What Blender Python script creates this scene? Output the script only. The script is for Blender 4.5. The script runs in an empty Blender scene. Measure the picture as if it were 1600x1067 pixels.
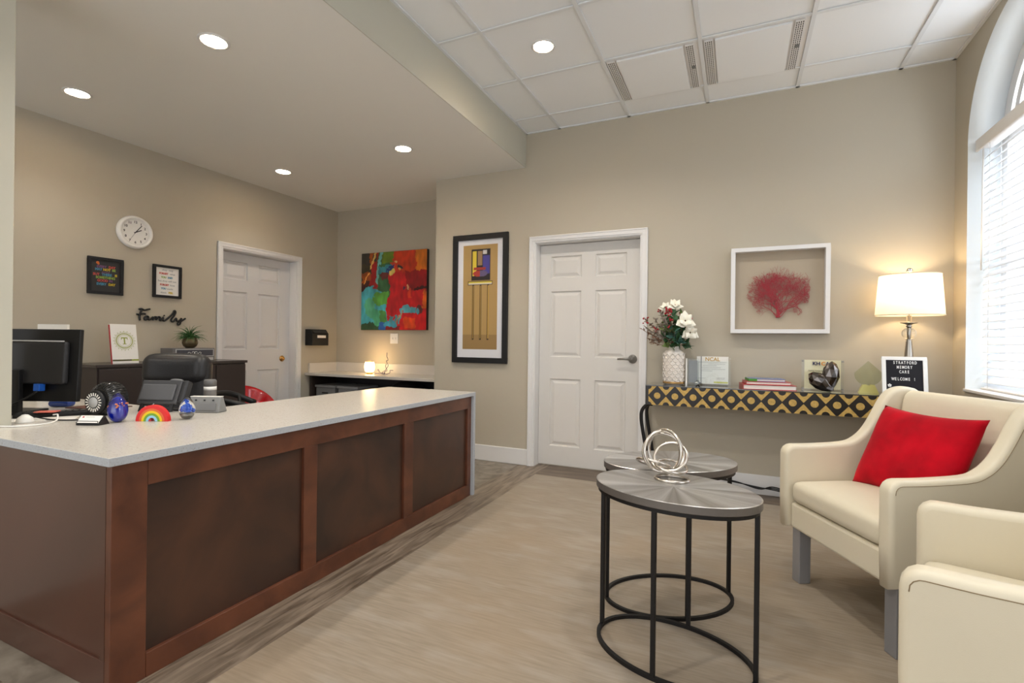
import bpy, bmesh, math, random
from math import sin, cos, pi, radians as R
from mathutils import Matrix, Vector, noise
random.seed(7)
C = bpy.context.scene.collection
I4 = Matrix.Identity(4)
def T(x, y, z): return Matrix.Translation((x, y, z))
def RX(a): return Matrix.Rotation(R(a), 4, 'X')
def RY(a): return Matrix.Rotation(R(a), 4, 'Y')
def RZ(a): return Matrix.Rotation(R(a), 4, 'Z')
UP = RX(90)      # xy drawing -> upright, facing -y

# ------------------------------------------------------------------ materials
def srgb(c):
    return tuple(((v/255)/12.92 if v/255 <= .04045 else ((v/255+.055)/1.055)**2.4) for v in c)
MATS = {}
def mat(name, col, rough=.5, metal=0, noise_amt=0, noise_scale=20, bump=0, bump_scale=80, stretch=(1,1,1), spec=.5,
        emit=0, coat=0, trans=0, ior=1.45, sheen=0, alpha=1, sss=0, emitcol=None):
    if name in MATS: return MATS[name]
    m = bpy.data.materials.new(name); m.use_nodes = True; nt = m.node_tree; b = nt.nodes['Principled BSDF']
    c = srgb(col) + (1,)
    b.inputs['Base Color'].default_value = c; b.inputs['Roughness'].default_value = rough
    b.inputs['Metallic'].default_value = metal; b.inputs['Specular IOR Level'].default_value = spec
    b.inputs['Coat Weight'].default_value = coat; b.inputs['Transmission Weight'].default_value = trans
    b.inputs['IOR'].default_value = ior; b.inputs['Sheen Weight'].default_value = sheen; b.inputs['Alpha'].default_value = alpha
    if emit:
        b.inputs['Emission Color'].default_value = (srgb(emitcol)+(1,)) if emitcol else c
        b.inputs['Emission Strength'].default_value = emit
    if noise_amt or bump:
        tc = nt.nodes.new('ShaderNodeTexCoord'); mp = nt.nodes.new('ShaderNodeMapping'); mp.inputs['Scale'].default_value = stretch
        nt.links.new(tc.outputs['Object'], mp.inputs['Vector'])
    if noise_amt:
        n = nt.nodes.new('ShaderNodeTexNoise'); n.inputs['Scale'].default_value = noise_scale; n.inputs['Detail'].default_value = 4
        nt.links.new(mp.outputs[0], n.inputs['Vector'])
        mx = nt.nodes.new('ShaderNodeMix'); mx.data_type = 'RGBA'
        mx.inputs[6].default_value = tuple(v*(1-noise_amt) for v in c[:3])+(1,); mx.inputs[7].default_value = tuple(min(1,v*(1+noise_amt)) for v in c[:3])+(1,)
        rp = nt.nodes.new('ShaderNodeMapRange'); rp.inputs[1].default_value=.3; rp.inputs[2].default_value=.7
        nt.links.new(n.outputs[0], rp.inputs[0]); nt.links.new(rp.outputs[0], mx.inputs[0]); nt.links.new(mx.outputs[2], b.inputs['Base Color'])
    if bump:
        n2 = nt.nodes.new('ShaderNodeTexNoise'); n2.inputs['Scale'].default_value = bump_scale; n2.inputs['Detail'].default_value = 3
        nt.links.new(mp.outputs[0], n2.inputs['Vector']); bp = nt.nodes.new('ShaderNodeBump'); bp.inputs['Strength'].default_value = bump
        bp.inputs['Distance'].default_value = .01
        nt.links.new(n2.outputs[0], bp.inputs['Height']); nt.links.new(bp.outputs[0], b.inputs['Normal'])
    MATS[name] = m; return m
def vcol(name, rough=.5, coat=0):
    if name in MATS: return MATS[name]
    m = bpy.data.materials.new(name); m.use_nodes = True; nt = m.node_tree; b = nt.nodes['Principled BSDF']
    a = nt.nodes.new('ShaderNodeAttribute'); a.attribute_name = 'Col'
    nt.links.new(a.outputs['Color'], b.inputs['Base Color']); b.inputs['Roughness'].default_value = rough; b.inputs['Coat Weight'].default_value = coat
    MATS[name] = m; return m

WALL = mat('wall_paint', (185,176,158), .85, bump=.04, bump_scale=220)
WALLG = mat('bulkhead_paint', (192,189,174), .85)
CEIL = mat('ceiling_paint', (232,230,224), .9)
TILE = mat('ceiling_tile', (238,240,241), .9, bump=.05, bump_scale=300)
BAR = mat('ceiling_bar', (226,228,229), .5)
TRIM = mat('white_trim', (226,224,222), .4)
DOORM = mat('door_paint', (216,212,206), .45, bump=.03, bump_scale=60, stretch=(1,1,.1))
DOORL = mat('door_paint_cool', (214,213,212), .45)
BLACK = mat('black_plastic', (24,24,25), .45)
BLACKM = mat('black_metal', (28,26,25), .5, .3)
DARKG = mat('dark_grey_plastic', (46,46,48), .4)
GREYP = mat('grey_plastic', (120,120,120), .4)
LGREY = mat('light_grey_plastic', (180,180,178), .4)
WHITE = mat('white_plastic', (235,233,228), .4)
PAPER = mat('paper', (238,234,226), .7)
CREAM = mat('cream_paper', (240,226,188), .7)
CHROME = mat('chrome', (200,200,200), .12, 1)
SATIN = mat('satin_nickel', (175,168,158), .3, 1)
DKNI = mat('dark_nickel', (150,147,142), .34, .85)
BRASS = mat('brass', (214,160,90), .25, 1)
GOLD = mat('gold_leaf', (192,158,88), .45, .25, noise_amt=.18, noise_scale=60)
GOLDT = mat('gold_print', (190,150,60), .5)
GLASS = mat('clear_glass', (250,252,252), .02, trans=1, ior=1.45)
def clear(name,tint,f=.06,dens=.0):
    m=bpy.data.materials.new(name); m.use_nodes=True; nt=m.node_tree; nt.nodes.clear()
    o=nt.nodes.new('ShaderNodeOutputMaterial'); t=nt.nodes.new('ShaderNodeBsdfTransparent'); t.inputs[0].default_value=srgb(tint)+(1,)
    g=nt.nodes.new('ShaderNodeBsdfGlossy'); g.inputs['Roughness'].default_value=.03; lw=nt.nodes.new('ShaderNodeLayerWeight'); pw=nt.nodes.new('ShaderNodeMath'); pw.operation='POWER'; pw.inputs[1].default_value=4; nt.links.new(lw.outputs['Facing'],pw.inputs[0]); fr=nt.nodes.new('ShaderNodeMath'); fr.operation='MULTIPLY_ADD'; fr.inputs[1].default_value=.35; fr.inputs[2].default_value=.025; nt.links.new(pw.outputs[0],fr.inputs[0])
    x=nt.nodes.new('ShaderNodeMixShader'); nt.links.new(fr.outputs[0],x.inputs[0]); nt.links.new(t.outputs[0],x.inputs[1]); nt.links.new(g.outputs[0],x.inputs[2]); nt.links.new(x.outputs[0],o.inputs[0])
    MATS[name]=m; return m
ACRY = clear('acrylic',(250,252,252))
PANE = clear('window_glass',(250,252,255))
LEATH = mat('cream_vinyl', (222,212,188), .42, noise_amt=.02, noise_scale=3, bump=.05, bump_scale=400, coat=.1)
SEAM = mat('seam_thread', (140,120,88), .6)
BLEATH = mat('black_leather', (44,43,44), .36, bump=.1, bump_scale=150)
VELVET = mat('red_velvet', (180,0,24), .75, noise_amt=.25, noise_scale=9, bump=.15, bump_scale=14, sheen=.05, spec=.15)
STEEL = mat('leg_metal', (150,150,152), .4, .4)
ESPRESSO = mat('espresso_laminate', (58,48,44), .4)
INK = mat('black_ink', (30,28,28), .6)

def wood_mat(name, c1, c2, rough, scale=2.2, stretch=(1,1,1), coat=.3, bump=0):
    m = bpy.data.materials.new(name); m.use_nodes = True; nt = m.node_tree; b = nt.nodes['Principled BSDF']
    tc = nt.nodes.new('ShaderNodeTexCoord'); mp = nt.nodes.new('ShaderNodeMapping'); mp.inputs['Scale'].default_value = stretch
    nt.links.new(tc.outputs['Object'], mp.inputs[0])
    n = nt.nodes.new('ShaderNodeTexNoise'); n.inputs['Scale'].default_value = scale; n.inputs['Detail'].default_value = 6; n.inputs['Distortion'].default_value = .8
    nt.links.new(mp.outputs[0], n.inputs[0])
    r = nt.nodes.new('ShaderNodeValToRGB'); r.color_ramp.elements[0].position = .32; r.color_ramp.elements[1].position = .68
    r.color_ramp.elements[0].color = srgb(c1)+(1,); r.color_ramp.elements[1].color = srgb(c2)+(1,)
    nt.links.new(n.outputs[0], r.inputs[0]); nt.links.new(r.outputs[0], b.inputs['Base Color'])
    b.inputs['Roughness'].default_value = rough; b.inputs['Coat Weight'].default_value = coat; b.inputs['Coat Roughness'].default_value = .25
    if bump:
        bp = nt.nodes.new('ShaderNodeBump'); bp.inputs['Strength'].default_value = bump; bp.inputs['Distance'].default_value = .003
        nt.links.new(n.outputs[0], bp.inputs['Height']); nt.links.new(bp.outputs[0], b.inputs['Normal'])
    return m
CHERRY = wood_mat('cherry_frame', (76,40,24), (108,61,38), .38, 5, (1,1,1))
CHERRYP = wood_mat('cherry_panel', (44,26,17), (74,44,28), .42, 3, (1,1,1))
CHERRYE = wood_mat('cherry_end', (68,37,26), (86,50,37), .28, 1.2, (1,1,1), coat=.45)

def quartz(nm='quartz',c1=(200,194,184),c2=(207,202,193)):
    m = bpy.data.materials.new(nm); m.use_nodes = True; nt = m.node_tree; b = nt.nodes['Principled BSDF']
    tc = nt.nodes.new('ShaderNodeTexCoord')
    n = nt.nodes.new('ShaderNodeTexNoise'); n.inputs['Scale'].default_value = 190; n.inputs['Detail'].default_value = 2
    nt.links.new(tc.outputs['Object'], n.inputs[0])
    r = nt.nodes.new('ShaderNodeValToRGB'); e = r.color_ramp.elements
    e[0].position = .305; e[0].color = srgb((150,142,132))+(1,); e[1].position = .335; e[1].color = srgb(c1)+(1,)
    e2 = r.color_ramp.elements.new(.7); e2.color = srgb(c2)+(1,)
    nt.links.new(n.outputs[0], r.inputs[0]); nt.links.new(r.outputs[0], b.inputs['Base Color'])
    b.inputs['Roughness'].default_value = .22; b.inputs['Specular IOR Level'].default_value=.4
    return m
QUARTZ = quartz()
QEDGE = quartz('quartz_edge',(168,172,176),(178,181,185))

def floor_lvt():
    m = bpy.data.materials.new('woven_vinyl'); m.use_nodes = True; nt = m.node_tree; b = nt.nodes['Principled BSDF']
    tc = nt.nodes.new('ShaderNodeTexCoord')
    def nz(scale, st, det=4):
        mp = nt.nodes.new('ShaderNodeMapping'); mp.inputs['Scale'].default_value = st; nt.links.new(tc.outputs['Object'], mp.inputs[0])
        n = nt.nodes.new('ShaderNodeTexNoise'); n.inputs['Scale'].default_value = scale; n.inputs['Detail'].default_value = det
        nt.links.new(mp.outputs[0], n.inputs[0]); return n.outputs[0]
    def mix(f, a, bb, lo=.3, hi=.7):
        mr = nt.nodes.new('ShaderNodeMapRange'); mr.inputs[1].default_value = lo; mr.inputs[2].default_value = hi; nt.links.new(f, mr.inputs[0])
        mx = nt.nodes.new('ShaderNodeMix'); mx.data_type = 'RGBA'; nt.links.new(mr.outputs[0], mx.inputs[0])
        for k, v in ((6, a), (7, bb)):
            if isinstance(v, tuple): mx.inputs[k].default_value = srgb(v)+(1,)
            else: nt.links.new(v, mx.inputs[k])
        return mx.outputs[2]
    fine = mix(nz(60, (.12, 1.6, 1)), (136,123,106), (157,143,125))
    big = mix(nz(1.4, (1,1,1), 2), fine, (154,133,108), .45, .95)
    pale_streaks = mix(nz(9, (.35,1.2,1), 3), big, (170,160,147), .5, 1.0)  # paler streaks mixed in by stretched noise
    nt.links.new(pale_streaks, b.inputs['Base Color'])
    mr = nt.nodes.new('ShaderNodeMapRange'); mr.inputs[3].default_value = .38; mr.inputs[4].default_value = .6
    nt.links.new(nz(3, (1,1,1)), mr.inputs[0]); nt.links.new(mr.outputs[0], b.inputs['Roughness'])
    return m
LVT = floor_lvt()
WOODF = wood_mat('oak_vinyl', (86,72,58), (146,130,112), .45, 5, (7,.7,1), coat=.1, bump=.2)
WOODB = wood_mat('oak_vinyl_cross', (84,70,56), (118,102,86), .5, 6, (.5,2.5,1), coat=.1, bump=.2)
STONE = wood_mat('stone_tile', (104,94,82), (146,136,122), .5, 9, (1,1,1), coat=.1)

# ------------------------------------------------------------------ mesh builder
class MB:
    def __init__(s): s.v=[]; s.f=[]; s.mi=[]; s.sm=[]; s.M=I4.copy(); s.col=None
    def add(s, vs, fs, mi=0, smooth=False, M=None):
        M = s.M @ M if M is not None else s.M
        o = len(s.v); s.v += [tuple(M @ Vector(p)) for p in vs]
        for f in fs: s.f.append([o+i for i in f]); s.mi.append(mi); s.sm.append(smooth)
        return s
    def box(s, x0, x1, y0, y1, z0, z1, mi=0, M=None):
        vs = [(x,y,z) for z in (z0,z1) for y in (y0,y1) for x in (x0,x1)]
        return s.add(vs, [(0,2,3,1),(4,5,7,6),(0,1,5,4),(2,6,7,3),(0,4,6,2),(1,3,7,5)], mi, False, M)
    def lathe(s, prof, n=32, mi=0, M=None, smooth=True, sx=1, sy=1, rib=0, ribn=0):
        vs=[]; fs=[]; m=len(prof)
        for i in range(n):
            a = 2*pi*i/n; k = 1+rib*cos(ribn*a)
            for r,z in prof: vs.append((r*cos(a)*sx*k, r*sin(a)*sy*k, z))
        for i in range(n):
            j=(i+1)%n
            for q in range(m-1):
                if prof[q][0]<1e-6 and prof[q+1][0]<1e-6: continue
                if prof[q][0]<1e-6: fs.append((i*m+q, j*m+q+1, i*m+q+1))
                elif prof[q+1][0]<1e-6: fs.append((i*m+q, j*m+q, i*m+q+1))
                else: fs.append((i*m+q, j*m+q, j*m+q+1, i*m+q+1))
        s.add(vs, fs, mi, smooth, M)
        if prof[0][0]>1e-6: s.add([vs[i*m] for i in range(n)], [tuple(range(n-1,-1,-1))], mi, False, M)
        if prof[-1][0]>1e-6: s.add([vs[i*m+m-1] for i in range(n)], [tuple(range(n))], mi, False, M)
        return s
    def cyl(s, r, z0, z1, n=24, mi=0, M=None, r2=None, sx=1, sy=1):
        return s.lathe([(r,z0),(r if r2 is None else r2,z1)], n, mi, M, True, sx, sy)
    def tube(s, pts, r, n=8, mi=0, closed=False, M=None, smooth=True, flat=None):
        pts=[Vector(p) for p in pts]; N=len(pts); vs=[]; fs=[]
        rr = r if isinstance(r,(list,tuple)) else [r]*N
        prev=None
        for i,p in enumerate(pts):
            a = pts[(i-1)%N] if (closed or i>0) else p; b = pts[(i+1)%N] if (closed or i<N-1) else p
            t=(b-a); t = t.normalized() if t.length>1e-9 else Vector((0,0,1))
            if flat: u = Vector(flat)-t*Vector(flat).dot(t)
            elif prev is None: u = Vector((0,0,1)).cross(t) if abs(t.z)<.9 else Vector((1,0,0)).cross(t)
            else: u = prev - t*prev.dot(t)
            u.normalize(); prev=u; w=t.cross(u)
            for k in range(n):
                an=2*pi*(k+.5)/n; vs.append(tuple(p+(u*cos(an)+w*sin(an))*rr[i]))
        for i in range(N if closed else N-1):
            j=(i+1)%N
            for k in range(n): l=(k+1)%n; fs.append((i*n+k,i*n+l,j*n+l,j*n+k))
        s.add(vs,fs,mi,smooth and n>4,M)
        if not closed: s.add(vs[:n],[tuple(range(n-1,-1,-1))],mi,False,M); s.add(vs[-n:],[tuple(range(n))],mi,False,M)
        return s
    def prism(s, poly, z0, z1, mi=0, M=None, side=None):
        n=len(poly)
        ar = sum(poly[i][0]*poly[(i+1)%n][1]-poly[(i+1)%n][0]*poly[i][1] for i in range(n))
        if ar<0: poly=poly[::-1]
        vs=[(x,y,z0) for x,y in poly]+[(x,y,z1) for x,y in poly]
        s.add(vs,[tuple(range(n-1,-1,-1)),tuple(range(n,2*n))],mi,False,M)
        return s.add(vs,[(i,(i+1)%n,n+(i+1)%n,n+i) for i in range(n)],mi if side is None else side,False,M)
    def sph(s, r, M=None, mi=0, n=20, sx=1, sy=1, sz=1):
        prof=[(r*sin(pi*i/(n//2)), -r*cos(pi*i/(n//2))*sz) for i in range(n//2+1)]
        prof[0]=(0,-r*sz); prof[-1]=(0,r*sz)
        return s.lathe(prof,n,mi,M,True,sx,sy)
    def text(s, body, size, M=None, mi=0, align='CENTER', ext=.0006, bold=0, sx=1):
        cu=bpy.data.curves.new('t','FONT'); cu.body=body; cu.size=size; cu.align_x=align; cu.align_y='CENTER'; cu.extrude=ext; cu.offset=bold; cu.resolution_u=3
        o=bpy.data.objects.new('t',cu); C.objects.link(o); dg=bpy.context.evaluated_depsgraph_get(); me=o.evaluated_get(dg).to_mesh()
        s.add([(v.co.x*sx,v.co.y,v.co.z) for v in me.vertices],[tuple(p.vertices) for p in me.polygons],mi,False,M)
        o.evaluated_get(dg).to_mesh_clear(); bpy.data.objects.remove(o); bpy.data.curves.remove(cu); return s
    def rbox(s, cx, cy, cz, sx, sy, sz, r, crown=0, n=10, mi=0, M=None, crown_axis=2, lower=0, pinch=0):
        # rounded box with a soft crowned face
        h=(sx/2,sy/2,sz/2); vid={}; vs=[]; fs=[]
        def pt(p):
            q=[max(-h[k]+r,min(h[k]-r,p[k]*h[k])) for k in range(3)]
            d=Vector([p[k]*h[k]-q[k] for k in range(3)])
            if d.length>1e-9:
                # direction on rounded shell
                d=d.normalized()*r
            v=[q[k]+d[k] for k in range(3)]
            u=[x for x in range(3) if x!=crown_axis]
            b=(1-p[u[0]]**2)*(1-p[u[1]]**2)
            if p[crown_axis]>0: v[crown_axis]+=crown*b*p[crown_axis]
            elif lower: v[crown_axis]+=lower*b*p[crown_axis]
            return (cx+v[0],cy+v[1],cz+v[2])
        g=[-1+2*i/n for i in range(n+1)]
        # denser near the edges
        g=[math.copysign(1-(1-abs(x))**1.6,x) for x in g]
        for ax in range(3):
            u,w=[k for k in range(3) if k!=ax]
            for sg in (-1,1):
                idx=[[0]*(n+1) for _ in range(n+1)]
                for i in range(n+1):
                    for j in range(n+1):
                        p=[0,0,0]; p[ax]=sg; p[u]=g[i]; p[w]=g[j]; k=(round(p[0],5),round(p[1],5),round(p[2],5))
                        if k not in vid: vid[k]=len(vs); vs.append(pt(p))
                        idx[i][j]=vid[k]
                for i in range(n):
                    for j in range(n):
                        f=(idx[i][j],idx[i+1][j],idx[i+1][j+1],idx[i][j+1])
                        if (sg>0)!=(ax!=1): f=f[::-1]
                        fs.append(f)
        return s.add(vs,fs,mi,True,M)
    def softprism(s, poly, y0, y1, r, mi=0, k=4, M=None):
        # poly in (x,z); extruded along y with rounded rims
        n=len(poly); P=[Vector(p) for p in poly]
        ar=sum(P[i].x*P[(i+1)%n].y-P[(i+1)%n].x*P[i].y for i in range(n))
        if ar<0: P=P[::-1]
        N=[]
        for i in range(n):
            a=(P[i]-P[i-1]).normalized(); b=(P[(i+1)%n]-P[i]).normalized()
            na=Vector((a.y,-a.x)); nb=Vector((b.y,-b.x)); m=(na+nb)
            m=m/max(.35,(m.length**2)/2) if m.length>1e-6 else na
            N.append(m)
        rings=[]
        for q in range(k+1):
            a=pi/2*q/k; rings.append((r*(1-sin(a)), y0+r*(1-cos(a))))
        rings=rings+[(i,y1-(y-y0)) for i,y in rings[::-1]]
        vs=[]; fs=[]
        for ins,y in rings:
            for i in range(n): p=P[i]-N[i]*ins; vs.append((p.x,y,p.y))
        for q in range(len(rings)-1):
            for i in range(n): j=(i+1)%n; fs.append((q*n+i,(q+1)*n+i,(q+1)*n+j,q*n+j))
        s.add(vs,fs,mi,True,M)
        L=(len(rings)-1)*n
        s.add(vs,[tuple(range(n)),tuple(range(L+n-1,L-1,-1))],mi,False,M); return s
    def build(s, name, mats, parent=None, loc=(0,0,0), rot=(0,0,0), bevel=0, seg=2, sub=0):
        me=bpy.data.meshes.new(name); me.from_pydata(s.v,[],s.f)
        mats = mats if isinstance(mats,(list,tuple)) else [mats]
        for m in mats: me.materials.append(m)
        me.polygons.foreach_set('material_index',s.mi); me.polygons.foreach_set('use_smooth',s.sm); me.update()
        bm=bmesh.new(); bm.from_mesh(me); bmesh.ops.remove_doubles(bm,verts=bm.verts,dist=1e-6); bmesh.ops.recalc_face_normals(bm,faces=bm.faces); bm.to_mesh(me); bm.free()
        o=bpy.data.objects.new(name,me); C.objects.link(o); o.location=loc; o.rotation_euler=rot
        if parent: o.parent=parent
        if bevel:
            b=o.modifiers.new('b','BEVEL'); b.width=bevel; b.segments=seg; b.limit_method='ANGLE'; b.angle_limit=R(40); b.harden_normals=False
        if sub: x=o.modifiers.new('s','SUBSURF'); x.levels=sub; x.render_levels=sub
        return o
def B(x0,x1,y0,y1,z0,z1,mi=0,M=None): return MB().box(x0,x1,y0,y1,z0,z1,mi,M)
def tag(o, label=None, cat=None, group=None, kind=None):
    if label: o['label']=label
    if cat: o['category']=cat
    if group: o['group']=group
    if kind: o['kind']=kind
    return o
def thing(name, label, cat, loc=(0,0,0), rz=0, group=None):
    o=bpy.data.objects.new(name,None); C.objects.link(o); o.location=loc; o.rotation_euler=(0,0,R(rz)); o.empty_display_size=.05
    return tag(o,label,cat,group)
def struct(o): o['kind']='structure'; return o
def dup(root, loc=None, rz=None, label=None, group=None):
    def cp(o, par):
        c=o.copy(); C.objects.link(c)
        if par: c.parent=par
        for ch in [x for x in C.objects if x.parent==o]: cp(ch,c)
        return c
    c=cp(root,None)
    if loc is not None: c.location=loc
    if rz is not None: c.rotation_euler=(0,0,R(rz))
    if label: c['label']=label
    if group: c['group']=group
    return c
def smoothpath(pts, n=6, closed=False):
    P=[Vector(p) for p in pts]; N=len(P); out=[]
    rng=range(N if closed else N-1)
    for i in rng:
        a=P[(i-1)%N] if closed or i>0 else P[i]*2-P[i+1]; b=P[i]; c=P[(i+1)%N]; d=P[(i+2)%N] if closed or i<N-2 else P[i+1]*2-P[i]
        for k in range(n):
            t=k/n; out.append(.5*((2*b)+(c-a)*t+(2*a-5*b+4*c-d)*t*t+(3*b-a-3*c+d)*t**3))
    if not closed: out.append(P[-1])
    return out
def colorgrid(name, w, h, nx, ny, fn, material, parent, M, back=.0):
    # flat printed sheet, colour per small cell, upright in local xz facing -y
    vs=[];fs=[];cols=[]
    for j in range(ny+1):
        for i in range(nx+1):
            u=i/nx; v=j/ny; vs.append(tuple(M@Vector(((u-.5)*w,0,(v-.5)*h)))); cols.append(srgb(fn(u,v))+(1,))
    for j in range(ny):
        for i in range(nx): a=j*(nx+1)+i; fs.append((a,a+1,a+nx+2,a+nx+1))
    me=bpy.data.meshes.new(name); me.from_pydata(vs,[],fs); me.materials.append(material)
    at=me.color_attributes.new('Col','FLOAT_COLOR','POINT')
    at.data.foreach_set('color',[c for q in cols for c in q])
    o=bpy.data.objects.new(name,me); C.objects.link(o); o.parent=parent; return o

# ------------------------------------------------------------------ dimensions
XL, XS, XC, XR = -4.621, -1.807, -2.78, 1.301
YB, YR, YF = 4.232, 4.80, -3.0
ZL, ZH = 2.747, 3.05

# ------------------------------------------------------------------ room shell
struct(B(-1.58,XR+.2,YF,3.99,-.05,0).build('floor',LVT))
mb=MB().box(-1.84,-1.58,.80,YB+.12,-.05,0).box(XL,-1.58,YF,.80,-.05,0)
struct(mb.build('floor',WOODF))
struct(B(-1.58,XR+.2,3.99,YB+.12,-.05,0).build('floor',WOODB))
struct(B(XL-.1,-1.84,.80,YR+.1,-.05,0).build('floor',STONE))
# walls
struct(MB().box(XC,-1.715,YB,YB+.12,0,ZH+.1).box(-.74,XR+.2,YB,YB+.12,0,ZH+.1).box(-1.715,-.74,YB,YB+.12,2.055,ZH+.1)
       .box(XC,XC+.12,YB+.12,YR+.1,0,ZL).box(-1.8,-.6,YB+.16,YB+.18,-.05,2.2).build('wall_back',WALL))  # last box: unseen panel added behind the door to stop light leaking
struct(B(XL-.12,XC,YR,YR+.12,0,ZL+.05).build('wall_alcove',WALL))
struct(MB().box(XL-.12,XL,YF,3.25,0,ZL+.05).box(XL-.12,XL,4.175,YR,0,ZL+.05).box(XL-.12,XL,3.25,4.175,2.035,ZL+.05).box(XL-.20,XL-.18,3.1,4.3,-.05,2.2).build('wall_left',WALL))  # last box: unseen light-blocking panel added behind the left door
struct(B(-3.2,XC,.30,1.035,0,ZL).build('wall_pillar',WALLG,bevel=.004))
# ceilings
struct(B(XL-.12,XS,YF,YR+.12,ZL,ZL+.10).build('ceiling',CEIL))
struct(B(XS-.10,XS,YF,YB,ZL+.10,ZH+.1).build('wall_bulkhead',WALLG))
struct(B(XS-.004,XS+.0015,YF,YB,ZL-.0005,ZH).build('trim_1',WALLG))
struct(B(XS,XR+.2,YF,YB,ZH+.012,ZH+.06).build('ceiling',TILE))
gx=[-1.48+.62*k for k in range(5)]; gy=[3.94-.61*k for k in range(12)]
g=MB()
for x in gx: g.box(x-.012,x+.012,YF,YB,ZH,ZH+.010)
for i,y in enumerate(gy):
    xs=[XS]+gx+[XR]
    for a,b in zip(xs[:-1],xs[1:]): g.box(a+.012,b-.012,y-.010,y+.010,ZH+.002,ZH+.010)
g.box(XS,XS+.02,YF,YB,ZH,ZH+.01).box(XR-.02,XR,YF,YB,ZH,ZH+.01).box(XS,XR,YB-.02,YB,ZH,ZH+.01)
struct(g.build('trim_2',BAR))
# right wall with an arched window opening
def right_wall(y0,y1,zs,spring,top=ZH+.1,th=.20):
    mb=MB(); n=32; r=(y1-y0)/2; cy=(y0+y1)/2; rz=.62
    X=XR
    # (built by caller with side boxes); the slab above / below
    mb.box(X,X+th,y0,y1,0,zs)
    arc=[(cy-r*cos(pi*i/n), spring+rz*sin(pi*i/n)) for i in range(n+1)]
    for xx in (X,X+th):
        for i in range(n):
            a,b=arc[i],arc[i+1]; mb.add([(xx,a[0],a[1]),(xx,b[0],b[1]),(xx,b[0],top),(xx,a[0],top)],[(0,1,2,3)])
    for i in range(n):
        a,b=arc[i],arc[i+1]; mb.add([(X,a[0],a[1]),(X,b[0],b[1]),(X+th,b[0],b[1]),(X+th,a[0],a[1])],[(0,1,2,3)],1,True)
    for y,w in ((y0,-1),(y1,1)):
        mb.box(X+.0005,X+th,y-.0015 if w>0 else y-.001,y+.001 if w>0 else y+.0015,zs,spring,1)
    return mb
W0,W1,ZS,SP=2.77,4.03,.86,2.40
mb=right_wall(W0,W1,ZS,SP)
mb2=right_wall(.35,1.61,ZS,SP)  # opening for the added, unseen second window
mb.add(mb2.v,mb2.f); 
for i,k in enumerate(mb2.mi): mb.mi[len(mb.mi)-len(mb2.mi)+i]=k
mb.box(XR,XR+.2,W1,YB+.12,0,ZH+.1).box(XR,XR+.2,1.61,W0,0,ZH+.1).box(XR,XR+.2,YF,.35,0,ZH+.1)
REVEAL=mat('window_reveal',(224,228,228),.7)
struct(mb.build('wall_right',[WALL,REVEAL]))
# baseboards
def base(name,x0,x1,y0,y1): return struct(MB().box(x0,x1,y0,y1,0,.148).build(name,TRIM,bevel=.005))
base('baseboard_back',XC,-1.752,YB-.015,YB); base('baseboard_back',-.70,XR,YB-.015,YB)
base('baseboard_right',XR-.015,XR,YF,YB-.015)
base('baseboard_left',XL,XL+.015,1.4,2.0)
base('baseboard_alcove',XC-.015,XC,YB,YR)

# window (upright part, arch, glass)
def window(name,y0,y1):
    root=bpy.data.objects.new(name,None); C.objects.link(root); root['kind']='structure'
    X=XR+.165; n=32; r=(y1-y0)/2; cy=(y0+y1)/2
    mb=MB()
    def ring(r0,r1,x0,x1,spring=SP+.04):
        s=.62/.63
        for i in range(n):
            a,b=pi*i/n,pi*(i+1)/n
            P=[(cy-r0*cos(a),spring+r0*s*sin(a)),(cy-r0*cos(b),spring+r0*s*sin(b)),(cy-r1*cos(b),spring+r1*s*sin(b)),(cy-r1*cos(a),spring+r1*s*sin(a))]
            mb.add([(x0,)+p for p in P]+[(x1,)+p for p in P],[(0,1,2,3),(7,6,5,4),(0,4,5,1),(2,6,7,3)])
    ring(.55,r-.001,X,X+.03,SP); ring(.47,.52,X+.005,X+.028,SP)
    for y,a in ((y0+.001,y0+.07),(y1-.07,y1-.001)): mb.box(X,X+.03,y,a,ZS,SP)
    mb.box(X,X+.03,y0+.07,y1-.07,ZS,ZS+.07).box(X,X+.03,y0+.07,y1-.07,SP-.03,SP+.04).box(X+.005,X+.028,cy-.02,cy+.02,ZS+.07,SP-.03)
    mb.box(X+.005,X+.028,y0+.07,y1-.07,1.60,1.65)
    for a in (45,90,135):
        mb.box(0,.5,-.011,.011,-.01,.01,M=T(X+.017,cy,SP+.02)@Matrix.Rotation(R(90),4,'Z')@Matrix.Rotation(-R(a),4,'Y'))
    mb.build('window_frame',TRIM,root)
    g=MB(); g.box(X+.014,X+.018,y0+.05,y1-.05,ZS+.05,SP)
    g.prism([(cy-.5*cos(pi*i/24),SP+.5*sin(pi*i/24)) for i in range(25)],X+.014,X+.018,M=Matrix(((0,0,1,0),(1,0,0,0),(0,1,0,0),(0,0,0,1))))
    g.build('pane',PANE,root)
    MB().box(XR-.012,X,y0+.001,y1-.001,ZS,ZS+.018).build('window_sill',TRIM,root,bevel=.004)
    return root
window('window_1',W0,W1); window('added_window_2',.35,1.61)  # the second window is out of view, added to let light in
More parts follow.
